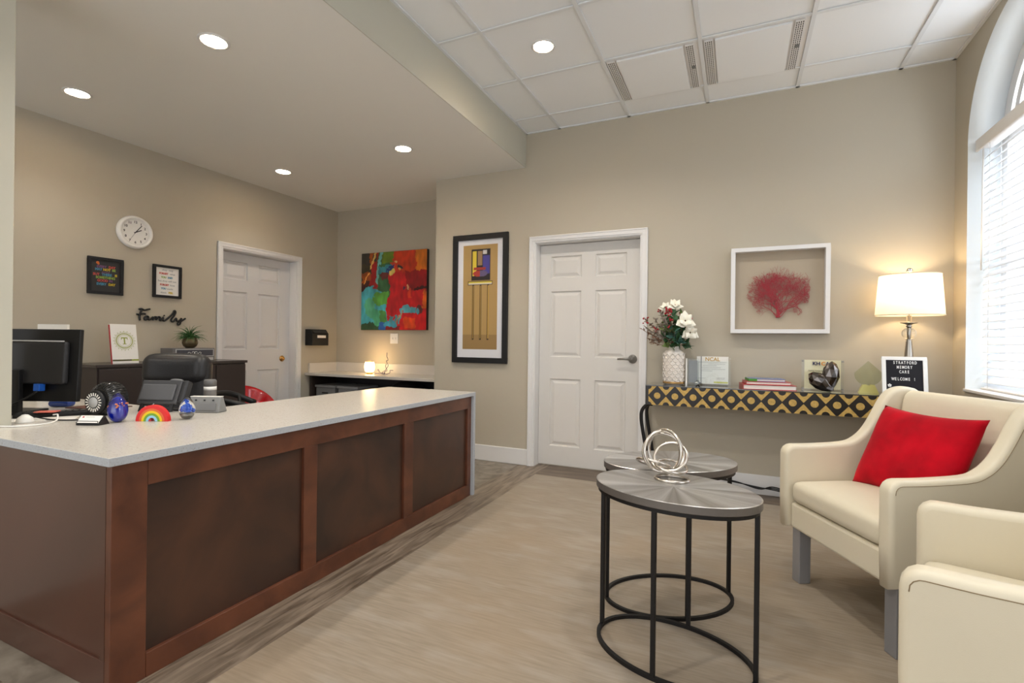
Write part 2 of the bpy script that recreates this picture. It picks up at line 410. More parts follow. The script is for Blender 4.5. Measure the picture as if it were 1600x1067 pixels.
# blinds
BLM=mat('blind_slat',(244,246,248),.5,trans=0)
nt=BLM.node_tree; b=nt.nodes['Principled BSDF']; tr=nt.nodes.new('ShaderNodeBsdfTranslucent'); tr.inputs[0].default_value=(.86,.92,1,1)
mx=nt.nodes.new('ShaderNodeMixShader'); mx.inputs[0].default_value=.16; nt.links.new(b.outputs[0],mx.inputs[1]); nt.links.new(tr.outputs[0],mx.inputs[2]); nt.links.new(mx.outputs[0],nt.nodes['Material Output'].inputs[0])
bl=thing('window_blind','white horizontal slat blind hanging in the arched window beside the lamp','blind',(XR+.09,3.40,ZS))
mb=MB(); z=.035
while z<SP-ZS-.06:
    mb.box(-.025,.025,-.612,.612,-.0014,.0014,M=T(0,0,z)@RY(-48)); z+=.046
mb.build('slats',BLM,bl)
B(-.055,-.040,-.626,.626,SP-ZS-.045,SP-ZS+.028).build('valance',TRIM,bl,bevel=.004)
B(-.035,.025,-.612,.612,SP-ZS-.03,SP-ZS+.02).build('head_rail',TRIM,bl)
B(-.02,.02,-.612,.612,.019,.03).build('bottom_rail',TRIM,bl,bevel=.003)
CORD=mat('blind_cord',(225,225,222),.7)
for yy in (-.5,0,.5):
    mb=MB().tube([(-.028,yy,.03),(-.028,yy,SP-ZS-.03)],.0014,6).tube([(.024,yy,.03),(.024,yy,SP-ZS-.03)],.0014,6); mb.build('ladder_cord',CORD,bl)
MB().tube([(-.040,.565,.75),(-.036,.565,SP-ZS-.04)],.0045,8).build('tilt_wand',WHITE,bl)

# ------------------------------------------------------------------ doors
def door(name, w, h, cols, rows, loc, rz, m, depth=.10, jamb_l=0, casew=.062):
    # local: opening from x=0..w, wall face y=0, slab face at y=depth
    root=bpy.data.objects.new(name,None); C.objects.link(root); root['kind']='structure'; root.location=loc; root.rotation_euler=(0,0,R(rz))
    mb=MB(); xs=[.002]+[v for c in cols for v in c]+[w-.002]; zs=[.012]+[v for r in rows for v in r]+[h-.004]
    y=depth
    for i in range(len(xs)-1):
        for j in range(len(zs)-1):
            x0,x1,z0,z1=xs[i],xs[i+1],zs[j],zs[j+1]
            if i%2==1 and j%2==1:
                L=[(0,0),(.006,.012),(.012,.014),(.042,.003)]
                prev=None
                for ins,dy in L:
                    q=[(x0+ins,y+dy,z0+ins),(x1-ins,y+dy,z0+ins),(x1-ins,y+dy,z1-ins),(x0+ins,y+dy,z1-ins)]
                    if prev: 
                        for k in range(4): mb.add([prev[k],prev[(k+1)%4],q[(k+1)%4],q[k]],[(0,1,2,3)])
                    prev=q
                mb.add(prev,[(0,1,2,3)])
            else: mb.add([(x0,y,z0),(x1,y,z0),(x1,y,z1),(x0,y,z1)],[(0,1,2,3)])
    mb.box(.002,w-.002,y+.012,y+.035,.012,h-.004)
    for (a,b_) in ((.002,.0021),(w-.0021,w-.002)): mb.box(a,b_,y,y+.012,.012,h-.004)
    slab=mb.build('door_slab',m,root)
    j=MB().box(-.018,0,0,depth+.05,0,h+.018).box(w,w+.018,0,depth+.05,0,h+.018).box(0,w,0,depth+.05,h,h+.018).box(-.0,.012,depth+.037,depth+.05,0,h).box(w-.012,w,depth+.037,depth+.05,0,h)
    j.build('door_jamb',TRIM,root)
    c=MB(); p=casew
    for k,(a,b_,t) in enumerate(((0,p,.012),(.014,p,.019),(p-.018,p,.024))):
        a+=.006
        c.box(-p,-a,-t,0,0,h+a if k else h+.006).box(w+a,w+p,-t,0,0,h+a if k else h+.006)
        c.box(-p,w+p,-t,0,h+a,h+p)
    c.build('door_casing',TRIM,root,bevel=.003)
    return root
d2=door('door_2',.935,2.037,[(.110,.400),(.530,.805)],[(.185,.803),(1.003,1.605),(1.728,1.926)],(-1.692,YB,0),0,DOORM)
h=MB(); Mh=T(.865,.10,1.0)
h.lathe([(0.038,0),(.038,.008),(.032,.016),(.018,.020),(.016,.060),(.0,.062)],28,0,Mh@RX(90))
h.tube([(.865,.045,1.0),(.80,.043,1.002),(.745,.047,.998)],[.012,.010,.008],10)
h.build('door_handle',DKNI,d2)
door1=door('door_1',.890,2.02,[(.075,.345),(.475,.75)],[(.185,.80),(1.02,1.62),(1.745,1.93)],(XL,3.272,0),90,DOORL,depth=.10)
h=MB(); Mh=T(.79,.10,.915)@RX(90)
h.lathe([(.034,0),(.034,.005),(.026,.010),(.018,.012),(.020,.022),(.016,.030),(0,.031)],24,0,Mh)
h.build('door_handle',BRASS,door1)

# ------------------------------------------------------------------ ceiling fixtures
GLOW=mat('lamp_glow',(255,246,232),.5,emit=14,emitcol=(255,244,226))
def downlight(label,x,y,z):
    t=thing('recessed_downlight',label,'ceiling light',(x,y,z),0,'recessed downlights in the ceilings')
    MB().lathe([(.078,0),(.078,-.004),(.066,-.007),(.062,-.003),(.062,0)],40).build('trim_ring',TRIM,t)
    MB().lathe([(0,-.003),(.061,-.003)],40).build('lens',GLOW,t)
    return t
DL=[('recessed round downlight in the low ceiling, nearest the camera, above the counter',-2.603,1.774,ZL),
    ('recessed round downlight in the low ceiling near the pillar at far left',-3.99,1.792,ZL),
    ('recessed round downlight in the low ceiling near the clock wall corner',-4.00,3.432,ZL),
    ('recessed round downlight in the low ceiling close to the abstract painting wall',-2.576,3.411,ZL),
    ('recessed round downlight set in a tile of the high grid ceiling',-1.175,3.019,ZH+.012)]
def spot(x,y,z,e,size=150,blend=.8,col=(1,.95,.88),r=.06):
    l=bpy.data.lights.new('ceiling_spot','SPOT'); l.energy=e; l.spot_size=R(size); l.spot_blend=blend; l.color=col; l.shadow_soft_size=r
    o=bpy.data.objects.new('ceiling_spot',l); C.objects.link(o); o.location=(x,y,z-.02); return o
for lb,x,y,z in DL:
    downlight(lb,x,y,z); spot(x,y,z,(15 if x<-3.5 else 24) if z<3 else 34, 125 if z<3 else 150)
for x,y in ((-2.6,-.2),(-4.0,-.2)): spot(x,y,ZL,30)  # fill spots added behind the camera, no fixtures
for x,y,e in ((-1.175,.6,56),(.06,1.8,38),(-.55,3.0,18),(.68,3.0,14)): spot(x,y,ZH,e)  # more added fill spots, not tied to any built downlight
# linear air vents
SLOT=mat('vent_slot',(70,68,66),.8)
def vent(label,x0,latch_side):
    t=thing('ceiling_vent',label,'vent',(x0,3.345,ZH),0,'slotted vent panels in the grid ceiling')
    B(.085,.512,.015,.585,-.006,.012).build('panel',TILE,t,bevel=.002)
    B(.013,.607,.003,.592,.0075,.012).build('backing',TRIM,t)
    for gx0 in (.022,.528):
        g=MB().box(gx0,gx0+.052,.012,.588,-.003,.0075)
        for c in range(4):
            for k in range(24): g.box(gx0+.006+c*.0115,gx0+.011+c*.0115,.02+k*.0235,.036+k*.0235,-.0036,-.0025,1)
        gr=g.build('slot_grille',[TRIM,SLOT],t)
        if gx0>.5: B(gx0+.022,gx0+.046,.27,.30,-.008,-.0036).build('latch',GREYP,gr)
vent('slotted white air vent panel, left of the pair in the grid ceiling',-.86,1)
vent('slotted white air vent panel, right of the pair in the grid ceiling',-.24,1)

# ------------------------------------------------------------------ reception desk
dk=thing('reception_desk','dark cherry wood reception desk base with recessed panels under the pale countertop','desk',(0,0,0))
ZT=.761; ZU=.733
fx=-1.792
def fp(y0,y1,z0,z1,d0=0,d1=.018): return B(fx-d1,fx-d0,y0,y1,z0,z1)
fp(.905,1.012,0,ZU,0,.03).build('corner_post',CHERRY,dk,bevel=.003)
fp(1.012,3.225,.645,ZU).build('top_rail',CHERRY,dk,bevel=.002)
fp(1.012,3.225,0,.082).build('bottom_rail',CHERRY,dk,bevel=.002)
for a,b_ in ((1.672,1.750),(2.420,2.508),(3.175,3.225)):
    fp(a,b_,.082,.645).build('stile',CHERRY,dk,bevel=.002)
for a,b_ in ((1.012,1.672),(1.750,2.420),(2.508,3.175)):
    fp(a,b_,.082,.645,.016,.03).build('recessed_panel',CHERRYP,dk)
B(-2.779,fx-.03,.905,.930,0,.105).build('end_bottom_rail',CHERRYE,dk,bevel=.002)
B(-1.850,fx-.03,.905,.918,.105,ZU).build('end_stile',CHERRYE,dk)
B(-2.779,-1.850,.912,.930,.105,ZU).build('end_panel',CHERRYE,dk)
B(-2.56,fx-.03,3.10,3.225,0,ZU).build('inner_end',CHERRYP,dk)
ct=thing('countertop','pale speckled quartz countertop with a waterfall end on the reception desk','countertop',(0,0,0))
poly=[(-1.772,.8875),(-1.772,3.254),(-2.574,3.254),(-2.574,1.66),(-4.1,1.66),(-4.1,1.04),(-2.776,1.04),(-2.776,.8875)]
MB().prism(poly,ZU,ZT,0,side=1).build('slab',[QUARTZ,QEDGE],ct,bevel=.002)
B(-2.574,-1.772,3.226,3.254,0,ZU).build('waterfall_panel',QEDGE,ct,bevel=.002)

# ------------------------------------------------------------------ round nesting side tables
TOPM=mat('brushed_zinc',(186,182,176),.30,.8,noise_amt=.10,noise_scale=5,bump=0)
def radial_metal():
    nt=TOPM.node_tree; b=nt.nodes['Principled BSDF']; tg=nt.nodes.new('ShaderNodeTangent'); tg.direction_type='RADIAL'; tg.axis='Z'
    b.inputs['Anisotropic'].default_value=.75; nt.links.new(tg.outputs[0],b.inputs['Tangent'])
radial_metal()
def radial_streaks():
    nt=TOPM.node_tree; b=nt.nodes['Principled BSDF']; tc=nt.nodes.new('ShaderNodeTexCoord'); sp=nt.nodes.new('ShaderNodeSeparateXYZ'); nt.links.new(tc.outputs['Object'],sp.inputs[0])
    at=nt.nodes.new('ShaderNodeMath'); at.operation='ARCTAN2'; nt.links.new(sp.outputs[1],at.inputs[0]); nt.links.new(sp.outputs[0],at.inputs[1])
    cs=[]
    for op in ('SINE','COSINE'):
        q=nt.nodes.new('ShaderNodeMath'); q.operation=op; nt.links.new(at.outputs[0],q.inputs[0]); cs.append(q)
    cb=nt.nodes.new('ShaderNodeCombineXYZ'); nt.links.new(cs[0].outputs[0],cb.inputs[0]); nt.links.new(cs[1].outputs[0],cb.inputs[1])
    n=nt.nodes.new('ShaderNodeTexNoise'); n.inputs['Scale'].default_value=2.6; n.inputs['Detail'].default_value=7; n.inputs['Roughness'].default_value=.62; nt.links.new(cb.outputs[0],n.inputs[0])
    rp=nt.nodes.new('ShaderNodeValToRGB'); rp.color_ramp.elements[0].position=.36; rp.color_ramp.elements[1].position=.66
    rp.color_ramp.elements[0].color=srgb((142,137,131))+(1,); rp.color_ramp.elements[1].color=srgb((208,207,206))+(1,)
    nt.links.new(n.outputs[0],rp.inputs[0]); nt.links.new(rp.outputs[0],b.inputs['Base Color'])
    mr=nt.nodes.new('ShaderNodeMapRange'); mr.inputs[3].default_value=.22; mr.inputs[4].default_value=.42; nt.links.new(n.outputs[0],mr.inputs[0]); nt.links.new(mr.outputs[0],b.inputs['Roughness'])
radial_streaks()
EDGEM=mat('table_rim',(110,104,98),.45,.4)
def side_table(label,x,y,rz):
    t=thing('side_table',label,'side table',(x,y,0),rz,None)
    a,b_=.298,.203
    n=72
    top=MB(); prof=[(0,.613),(.5,.613),(.985,.613),(1,.611),(1,.586),(.99,.584),(0,.584)]
    vs=[];fs=[]
    m=len(prof)
    for i in range(n):
        an=2*pi*i/n
        for r,z in prof: vs.append((a*r*cos(an),b_*r*sin(an),z))
    top.add(vs,[(i*m+q,((i+1)%n)*m+q,((i+1)%n)*m+q+1,i*m+q+1) for i in range(n) for q in range(0,3)],0,False)
    top.add(vs,[(i*m+q,((i+1)%n)*m+q,((i+1)%n)*m+q+1,i*m+q+1) for i in range(n) for q in range(3,6)],1,False)
    top.build('tabletop',[TOPM,EDGEM],t)
    def ring(z0,z1,w=.014):
        vs=[];fs=[]
        for i in range(n):
            an=2*pi*i/n
            for da,z in ((0,z0),(0,z1),(-w,z1),(-w,z0)): vs.append(((a-.008+da)*cos(an),(b_-.006+da)*sin(an),z))
        for i in range(n):
            for k in range(4): fs.append((i*4+k,((i+1)%n)*4+k,((i+1)%n)*4+(k+1)%4,i*4+(k+1)%4))
        return MB().add(vs,fs,0,False)
    ring(0,.014).build('base_ring',BLACKM,t)
    ring(.570,.584).build('top_ring',BLACKM,t)
    for px,py in ((a-.015,0),(-a+.015,0),(0,b_-.013),(0,-b_+.013)):
        B(px-.0075,px+.0075,py-.0075,py+.0075,.014,.572).build('leg',BLACKM,t,bevel=.0015)
    return t
side_table('oval metal topped side table on black frame, the nearer one in front of the sculpture',-.211,1.918,-12.5)
side_table('oval metal topped side table on black frame, the farther one partly behind the other',-.274,2.331,30)
# ring sculpture
sc=thing('ring_sculpture','silver tangle of interlocking metal rings standing on the side tables','sculpture',(-.255,2.045,.6135))
SILV=mat('brushed_silver',(205,198,188),.25,1)
def ringpts(r,cx,cy,cz,tx,tz,n=40,e=1):
    M=T(cx,cy,cz)@RZ(tz)@RX(tx); return [M@Vector((r*cos(2*pi*i/n),r*e*sin(2*pi*i/n),0)) for i in range(n)]
for (r,cx,cy,cz,tx,tz,e) in ((.062,.028,-.045,.004,0,0,.75),(.066,.020,.0,.042,14,60,.85),(.078,-.012,.01,.090,62,15,1),(.083,-.008,.01,.098,84,-35,1),(.080,-.015,.012,.094,78,40,1),(.062,.018,-.012,.082,50,-10,1),(.070,-.05,.03,.038,24,160,.9)):
    MB().tube(ringpts(r,cx,cy,cz,tx,tz,e=e),.0060,10,closed=True).build('ring',SILV,sc)

# ------------------------------------------------------------------ armchairs
def armchair(label,x,y,rz,group=None):
    t=thing('armchair',label,'armchair',(x,y,0),rz,group)
    D0=0
    ctl=[(.045,.648),(.15,.650),(.30,.660),(.36,.680),(.41,.722),(.455,.79),(.49,.855),(.52,.900),(.56,.928),(.61,.938),(.66,.930)]
    top=[tuple(p) for p in smoothpath([(a,b_,0) for a,b_ in ctl],4)]
    prof=[(0.004,.25),(0.0,.40),(0,.60)]+[(.045-.045*cos(R(a)),.603+.045*sin(R(a))) for a in (20,45,70)]+[(p[0],p[1]) for p in top]+[(.71,.90),(.725,.86),(.73,.60),(.70,.25)]
    for s in (-1,1):
        y0=.36 if s>0 else -.28
        arm=MB(); M=RZ(90)  # (t along +y)
        # profile in (t,z), thickness along x
        Mx=Matrix(((0,1,0,0),(1,0,0,0),(0,0,1,0),(0,0,0,1)))
        a0,a1=(.284,.350) if s>0 else (-.350,-.284)
        arm.softprism(prof,a0,a1,.020,0,5,Mx)
        ao=arm.build('arm',LEATH,t)
        path=prof[2:-3]
        for xx in ((.3505 if s>0 else -.3505),):
            pp=[]
            for i,p in enumerate(path):
                q=path[min(i+1,len(path)-1)]; o=path[max(i-1,0)]; d=Vector((q[0]-o[0],q[1]-o[1])).normalized(); nrm=Vector((d.y,-d.x))
                pp.append((xx-.0006*(1 if s>0 else -1),p[0]+nrm.x*.019,p[1]+nrm.y*.019))
            MB().tube(pp,.0013,5).build('piping',SEAM,ao)
    # back: local polygon in (t,z) extruded across
    bk=[(.50,.42),(.515,.55),(.545,.70),(.575,.84)]+[tuple(p)[:2] for p in smoothpath([(.580,.87,0),(.592,.902,0),(.62,.920,0),(.66,.918,0),(.69,.90,0),(.705,.86,0)],3)]+[(.72,.60),(.69,.25),(.52,.25)]
    Mx=Matrix(((0,1,0,0),(1,0,0,0),(0,0,1,0),(0,0,0,1)))
    MB().softprism(bk,-.280,.280,.008,0,3,Mx).build('backrest',LEATH,t)
    MB().rbox(0,.265,.428,.556,.50,.105,.035,.028,12).build('seat_cushion',LEATH,t)
    B(-.281,.281,.022,.50,.252,.374).build('seat_base',LEATH,t,bevel=.012)
    for sx in (-.248,.318):
        for yy in (.03,.60): B(sx-.028,sx+.028,yy,yy+.056,0,.256).build('leg',STEEL,t,bevel=.003)
    return t
P=(.349,2.519)
armchair('cream vinyl armchair holding the red cushion, silver legs',P[0],P[1],-63)
armchair('cream vinyl armchair with no cushion, cut off at the lower right corner',.436,1.705,-107.5)
# red pillow
def pillow(M):
    mb=MB(); n=26; w,h=.232,.205; 
    def f(u,v,s):
        e=(1-u**4)*(1-v**4); th=.062*(max(0,e))**.55
        px=u*w*(1-.10*(1-abs(u))*0-.055*(1-v*v)*u*u); py=v*h*(1-.10*(1-u*u)*v*v)
        wr=.004*noise.noise(Vector((u*4,v*4,s*3)))
        return (px,s*(th+wr*e),py)
    for s in (-1,1):
        vs=[f(-1+2*i/n,-1+2*j/n,s) for j in range(n+1) for i in range(n+1)]
        mb.add(vs,[(j*(n+1)+i,j*(n+1)+i+1,(j+1)*(n+1)+i+1,(j+1)*(n+1)+i) for j in range(n) for i in range(n)],0,True)
    return mb
pl=pillow(None).build('throw_pillow',VELVET)
tag(pl,'red velvet rectangular cushion leaning in the cream armchair','cushion')
rt66=Matrix.Rotation(R(-63),4,'Z')
pl.matrix_world=T(P[0],P[1],0)@rt66@T(-.004,.40,.668)@RZ(6)@RX(-26)@RY(0)
pl.location,pl.rotation_euler=pl.matrix_world.to_translation(),pl.matrix_world.to_euler()

# ------------------------------------------------------------------ console table
cn=thing('console_table','long black console table with gold diamond and circle pattern on its apron','console table',(0,0,0))
CX0,CX1,CY0,CY1,CZ=-.645,1.22,3.90,4.225,.82
CBLK=mat('console_black',(34,30,27),.3)
B(CX0,CX1,CY0-.004,CY1,CZ-.008,CZ).build('tabletop',mat('console_glass',(60,58,54),.06,coat=1),cn,bevel=.0015)
ap=MB().box(CX0,CX1,CY0,CY1,CZ-.150,CZ-.008)
pp=.1287; zc=CZ-.079; hh=.071; yy=CY0-.0015
def poly3(pts): ap.add([(x,yy,z) for x,z in pts],[tuple(range(len(pts)))],1)
k=0; c0=-.557
for k in range(-1,15):
    xc=c0+k*pp; xm=xc+pp/2
    if xc+.03<CX1 and xc-.03>CX0: poly3([(xc+.024*cos(2*pi*i/24),zc+.024*sin(2*pi*i/24)) for i in range(24)])
    if xc+pp-.004<CX1 and xc>CX0-.1:
        for s in (1,-1):
            r=.024; pts=[(xc+.006,zc+s*hh),(xm-r,zc+s*hh)]+[(xm-r*cos(pi*i/10),zc+s*(hh-r*sin(pi*i/10))) for i in range(1,10)]+[(xm+r,zc+s*hh),(xc+pp-.006,zc+s*hh),(xm,zc+s*.004)]
            if min(p[0] for p in pts)<CX0:
                pts=[(xm,zc+s*.004),(xm,zc+s*(hh-r))]+[(xm+r*sin(pi*i/10),zc+s*(hh-r*cos(pi*i/10))) for i in range(1,6)]+[(xc+pp-.006,zc+s*hh)]
            poly3(pts)
# side pattern facing the door
ap.build('apron',[CBLK,GOLD],cn)
for xx,sg in ((CX0,1),(CX1,-1)):
    for yb,off in ((CY0+.03,0),(CY1-.04,0)):
        pts=smoothpath([(xx+sg*.05,yb,CZ-.150),(xx+sg*.012,yb,CZ-.155),(xx-sg*.028,yb,CZ-.20),(xx-sg*.034,yb,CZ-.27),(xx-sg*.018,yb,CZ-.38),(xx+sg*.004,yb,CZ-.50),(xx+sg*.02,yb,CZ-.62),(xx+sg*.01,yb,CZ-.74),(xx-sg*.02,yb,.014)],5)
        MB().tube(pts,.0135,10).build('leg',BLACKM,cn)

def on(x,y): return (x,y,CZ)
# vase
vs_=thing('vase','white ceramic vase with embossed scale pattern at the left end of the console table','vase',on(-.457,4.06))
prof=[(.0,.0),(.066,0),(.074,.008),(.078,.03),(.079,.20),(.076,.245),(.062,.262),(.045,.268),(.040,.275),(.040,.300),(.042,.303),(.036,.303),(.035,.27),(0,.25)]
VW=mat('vase_white',(226,218,208),.55)
MB().lathe(prof,48).build('body',VW,vs_)
em=MB()
for row in range(9):
    for c in range(12):
        a0=2*pi*(c+(row%2)*.5)/12; z=.028+row*.024
        pts=[]
        for k in range(7):
            u=k/6; a=a0+(u-.5)*2*pi/12; zz=z+.022*(1-abs(2*u-1))
            pts.append((.0795*cos(a),.0795*sin(a),zz))
        em.tube(pts,.0032,6)
em.build('embossing',VW,vs_)
MB().lathe([(.0785,.008),(.0798,.010),(.0798,.022),(.0785,.024)],40).build('gilded_foot',mat('vase_gilt',(178,140,84),.5,.3,noise_amt=.3,noise_scale=40),vs_)
# bouquet
bq=thing('flower_bouquet','bouquet of white magnolias, red berries and green leaves in the white vase','flowers',(-.457,4.06,CZ+.2655))
LEAF1=mat('leaf_green',(62,98,60),.5,noise_amt=.3); LEAF2=mat('leaf_light',(120,142,80),.55,noise_amt=.2); LEAF3=mat('leaf_bluegreen',(66,104,92),.5,noise_amt=.2)
BERRY=mat('red_berry',(160,20,34),.35); PETAL=mat('white_petal',(240,236,220),.6); TWIG=mat('twig_brown',(128,96,76),.8); YEL=mat('flower_heart',(80,50,30),.7); SILVL=mat('dusty_leaf',(150,140,128),.7,noise_amt=.2)
def leaf(mb,L,w,M,mi=0,n=6,fold=.25):
    vs=[];fs=[]
    for i in range(n+1):
        u=i/n; ww=w*(sin(pi*u**.8))**.9 if 0<u<1 else .0005; z=-.25*L*u*u
        vs+= [(-ww,u*L,z+fold*ww),(0,u*L,z),(ww,u*L,z+fold*ww)]
    for i in range(n):
        a=i*3; fs+=[(a,a+1,a+4,a+3),(a+1,a+2,a+5,a+4)]
    mb.add(vs,fs,mi,True,M)
rnd=random.Random(3)
def aim(p,d,roll=0):
    d=Vector(d).normalized(); q=d.to_track_quat('Y','Z'); return T(*p)@q.to_matrix().to_4x4()@RY(roll)
stems=MB()
def stem(p): 
    q=Vector(p); stems.tube(smoothpath([(0,0,-.02),(q.x*.25,q.y*.25,q.z*.45),(q.x*.85,q.y*.85,q.z*.85),p],4),.002,5)
def magnolia(p,d,s=1,name='magnolia'):
    stem(p); mb=MB(); Mq=aim(p,d)
    for ring_,(nn,tilt,L,w) in enumerate(((3,62,.055,.024),(4,38,.050,.022))):
        for k in range(nn):
            M=Mq@RY(360/nn*k+ring_*40)@RX(tilt)
            vs=[];fs=[];n=7
            for i in range(n+1):
                u=i/n; ww=w*s*sin(pi*min(.97,u**.75*.93+.06)); z=.03*s*sin(u*2.2)*-.5+ .014*s*(u**2)*3*.4
                for j in range(5):
                    v=(j-2)/2; vs.append((ww*v,u*L*s,z+.012*s*v*v*sin(pi*u)))
            for i in range(n):
                for j in range(4): a=i*5+j; fs.append((a,a+1,a+6,a+5))
            mb.add(vs,fs,0,True,M)
    mb.sph(.006*s,Mq@T(0,.012*s,0),1,10,1,1,1.6)
    mb.build(name,[PETAL,YEL],bq)
magnolia((-.060,-.03,.325),(-.3,-.7,1),1.1); magnolia((.005,-.02,.335),(.2,-.8,1),1.35)
magnolia((.085,-.09,.215),(.3,-1,.45),1.6); magnolia((.115,-.06,.140),(.5,-1,-.15),1.45)
def berries(p,n,spread):
    stem(p); mb=MB(); 
    for k in range(n):
        q=Vector(p)+Vector((rnd.uniform(-1,1),rnd.uniform(-1,1),rnd.uniform(-1,1.4)))*spread
        mb.sph(rnd.uniform(.0055,.0085),T(*q),0,10)
        mb.tube([p,q],.001,4,1)
    mb.build('berry_sprig',[BERRY,TWIG],bq)
berries((-.035,-.09,.290),26,.026); berries((.110,-.05,.245),20,.024); berries((.060,.0,.270),8,.020); berries((-.010,-.11,.225),5,.014); berries((-.020,-.11,.180),6,.010); berries((-.10,-.03,.305),8,.02); berries((-.215,-.03,.235),9,.024); berries((-.13,-.03,.150),5,.02)
def foliage(name,spots,m,L,w,per,spread):
    for p in spots:
        mb=MB(); p=(p[0]*1.1,p[1],p[2]*2.05+.0); stem(p)
        for k in range(per):
            d=Vector(p).normalized()*.6+Vector((rnd.uniform(-1,1),rnd.uniform(-1,1),rnd.uniform(-.8,.9)))*spread
            q=Vector(p)*rnd.uniform(.55,1.0); q.z=max(q.z,.03)
            leaf(mb,L*rnd.uniform(.7,1.15),w,aim(q,d,rnd.uniform(0,360)))
        mb.build(name,m,bq)
foliage('dark_leaf_sprig',[(.03,-.08,.04),(.06,-.05,.07),(.01,-.06,.09),(.09,-.03,.03),(-.02,-.05,.07),(.04,.02,.09),(.02,-.06,.02),(-.03,-.06,.11),(.0,-.05,.13),(.05,-.04,.10),(-.05,-.04,.05),(.09,-.05,.09)],LEAF1,.075,.020,8,.9)
foliage('blue_green_sprig',[(.0,-.11,.085),(.015,-.12,.07),(.045,-.08,.03)],LEAF3,.065,.014,8,.8)
foliage('light_leaf_sprig',[(.045,-.02,.14),(-.035,-.06,.02),(-.08,-.03,.10),(-.06,0,.12),(-.045,-.05,.09)],LEAF2,.055,.017,6,.8)
foliage('dusty_sprig',[(-.13,-.02,.12),(-.16,0,.10),(-.20,-.02,.09),(-.11,-.04,.07),(-.15,-.03,.05),(-.09,-.05,.14),(.02,-.04,.12),(.05,-.05,.11),(-.10,.02,.10),(-.06,-.06,.12),(-.04,-.07,.10),(.07,-.03,.13),(-.08,-.05,.06)],SILVL,.036,.008,20,1.1)
foliage('twig_tip',[(-.17,-.03,.045),(-.15,-.02,.03),(-.12,-.04,.05),(-.2,0,.12),(-.22,-.01,.08)],TWIG,.036,.005,12,1.0)
stems.build('stems',TWIG,bq)

# acrylic certificates and awards
def papers(mb,x0,x1,z0,z1,y,mi): mb.add([(x0,y,z0),(x1,y,z0),(x1,y,z1),(x0,y,z1)],[(0,1,2,3)],mi)
nc=thing('certificate','clear framed certificate headed with gold letters, beside the vase','certificate',on(-.178,4.10))
B(-.135,.128,-.006,-.002,.002,.190).build('acrylic_front',ACRY,nc)
B(-.112,.112,0,.003,.012,.222).build('paper',PAPER,nc)
m_=MB().text('NCAL',.040,T(.0,-.0008,.200)@UP,0,bold=.0006); m_.build('gold_lettering',GOLDT,nc)
lin=MB()
for z,a,b_ in ((.178,-.10,.10),(.165,-.03,.09),(.152,-.07,.03),(.138,-.08,.06),(.125,-.075,.09),(.112,-.08,0),(.06,.03,.09),(.052,.03,.085),(.055,-.1,-.05)): lin.box(a,b_,-.0008,-.0002,z-.0012,z+.0012)
lin.build('printed_lines',mat('faint_print',(170,166,160),.7),nc)
B(.01,.110,-.0012,-.0003,.020,.032).build('yellow_band',mat('yellow_print',(216,212,110),.6),nc)
B(-.084,-.078,-.0014,-.0004,.012,.222).build('dark_stripe',GREYP,nc)
mb=MB()
for x,z in ((.122,.206),): mb.cyl(.0055,-.012,.012,14,M=T(x,0,z)@RX(90))
mb.build('standoff',SATIN,nc)
ta=thing('crystal_award','tall clear glass block award standing between the vase and certificate','award',on(-.318,4.045))
B(-.046,.046,-.016,.016,.0,.205).build('block',ACRY,ta,bevel=.003)
B(-.030,.034,.0172,.0182,.02,.19).build('etching',mat('etched',(150,152,156),.5,alpha=.5),ta)
B(-.0475,-.038,-.017,.017,.0,.205).build('frosted_edge',PAPER,ta)
ca=tag(MB().lathe([(0,0),(.016,0),(.020,.006),(.010,.012),(.008,.018),(.020,.026),(.022,.032),(.012,.040),(0,.042)],8,smooth=False).build('crystal_ornament',GLASS,loc=on(-.272,3.955)),'tiny faceted crystal ornament in front of the certificate','ornament')

kh=thing('certificate','cream certificate in a clear standoff frame behind the metal heart','certificate',on(.542,4.10))
B(-.128,.128,-.004,0,.0,.215).build('acrylic_front',ACRY,kh)
B(-.110,.110,.001,.003,.008,.214).build('paper',CREAM,kh)
m_=MB().text('KH',.034,T(-.038,-.0048,.188)@UP,0,bold=.001).text('C',.034,T(.004,-.0048,.188)@UP,1,bold=.001).text('A',.034,T(.03,-.0048,.188)@UP,0,bold=.001)
m_.text('Kansas Center for Assisted Living',.0125,T(0,-.0048,.138)@UP,2)
m_.build('lettering',[mat('navy_ink',(36,36,80),.6),mat('orange_ink',(226,140,30),.6),INK],kh)
for x in (-.121,.121):
    for z in (.010,.205): MB().cyl(.006,-.012,.008,14,M=T(x,0,z)@RX(90)).build('standoff',DKNI,kh)

# faceted heart
ht=MB()
HM=mat('polished_pewter',(110,104,100),.12,1)
def lobe(M,sx,sz,ry):
    bm=bmesh.new(); bmesh.ops.create_icosphere(bm,subdivisions=2,radius=1)
    vs=[]
    for v in bm.verts:
        p=v.co; k=1+.10*noise.noise(p*2.2)
        w=1 if p.z>0 else 1-.45*(-p.z)**1.3
        vs.append((p.x*sx*w*k,p.y*ry*w*k,p.z*sz*k))
    ht.add(vs,[tuple(v.index for v in f.verts) for f in bm.faces],0,False,M); bm.free()
lobe(T(.030,0,.105)@RY(4),.054,.105,.040)
lobe(T(-.026,-.004,.064)@RY(-54),.056,.092,.040)
o=ht.build('heart_sculpture',HM,loc=on(.545,3.99)); tag(o,'shiny dark metal faceted heart sculpture on the console table','sculpture')
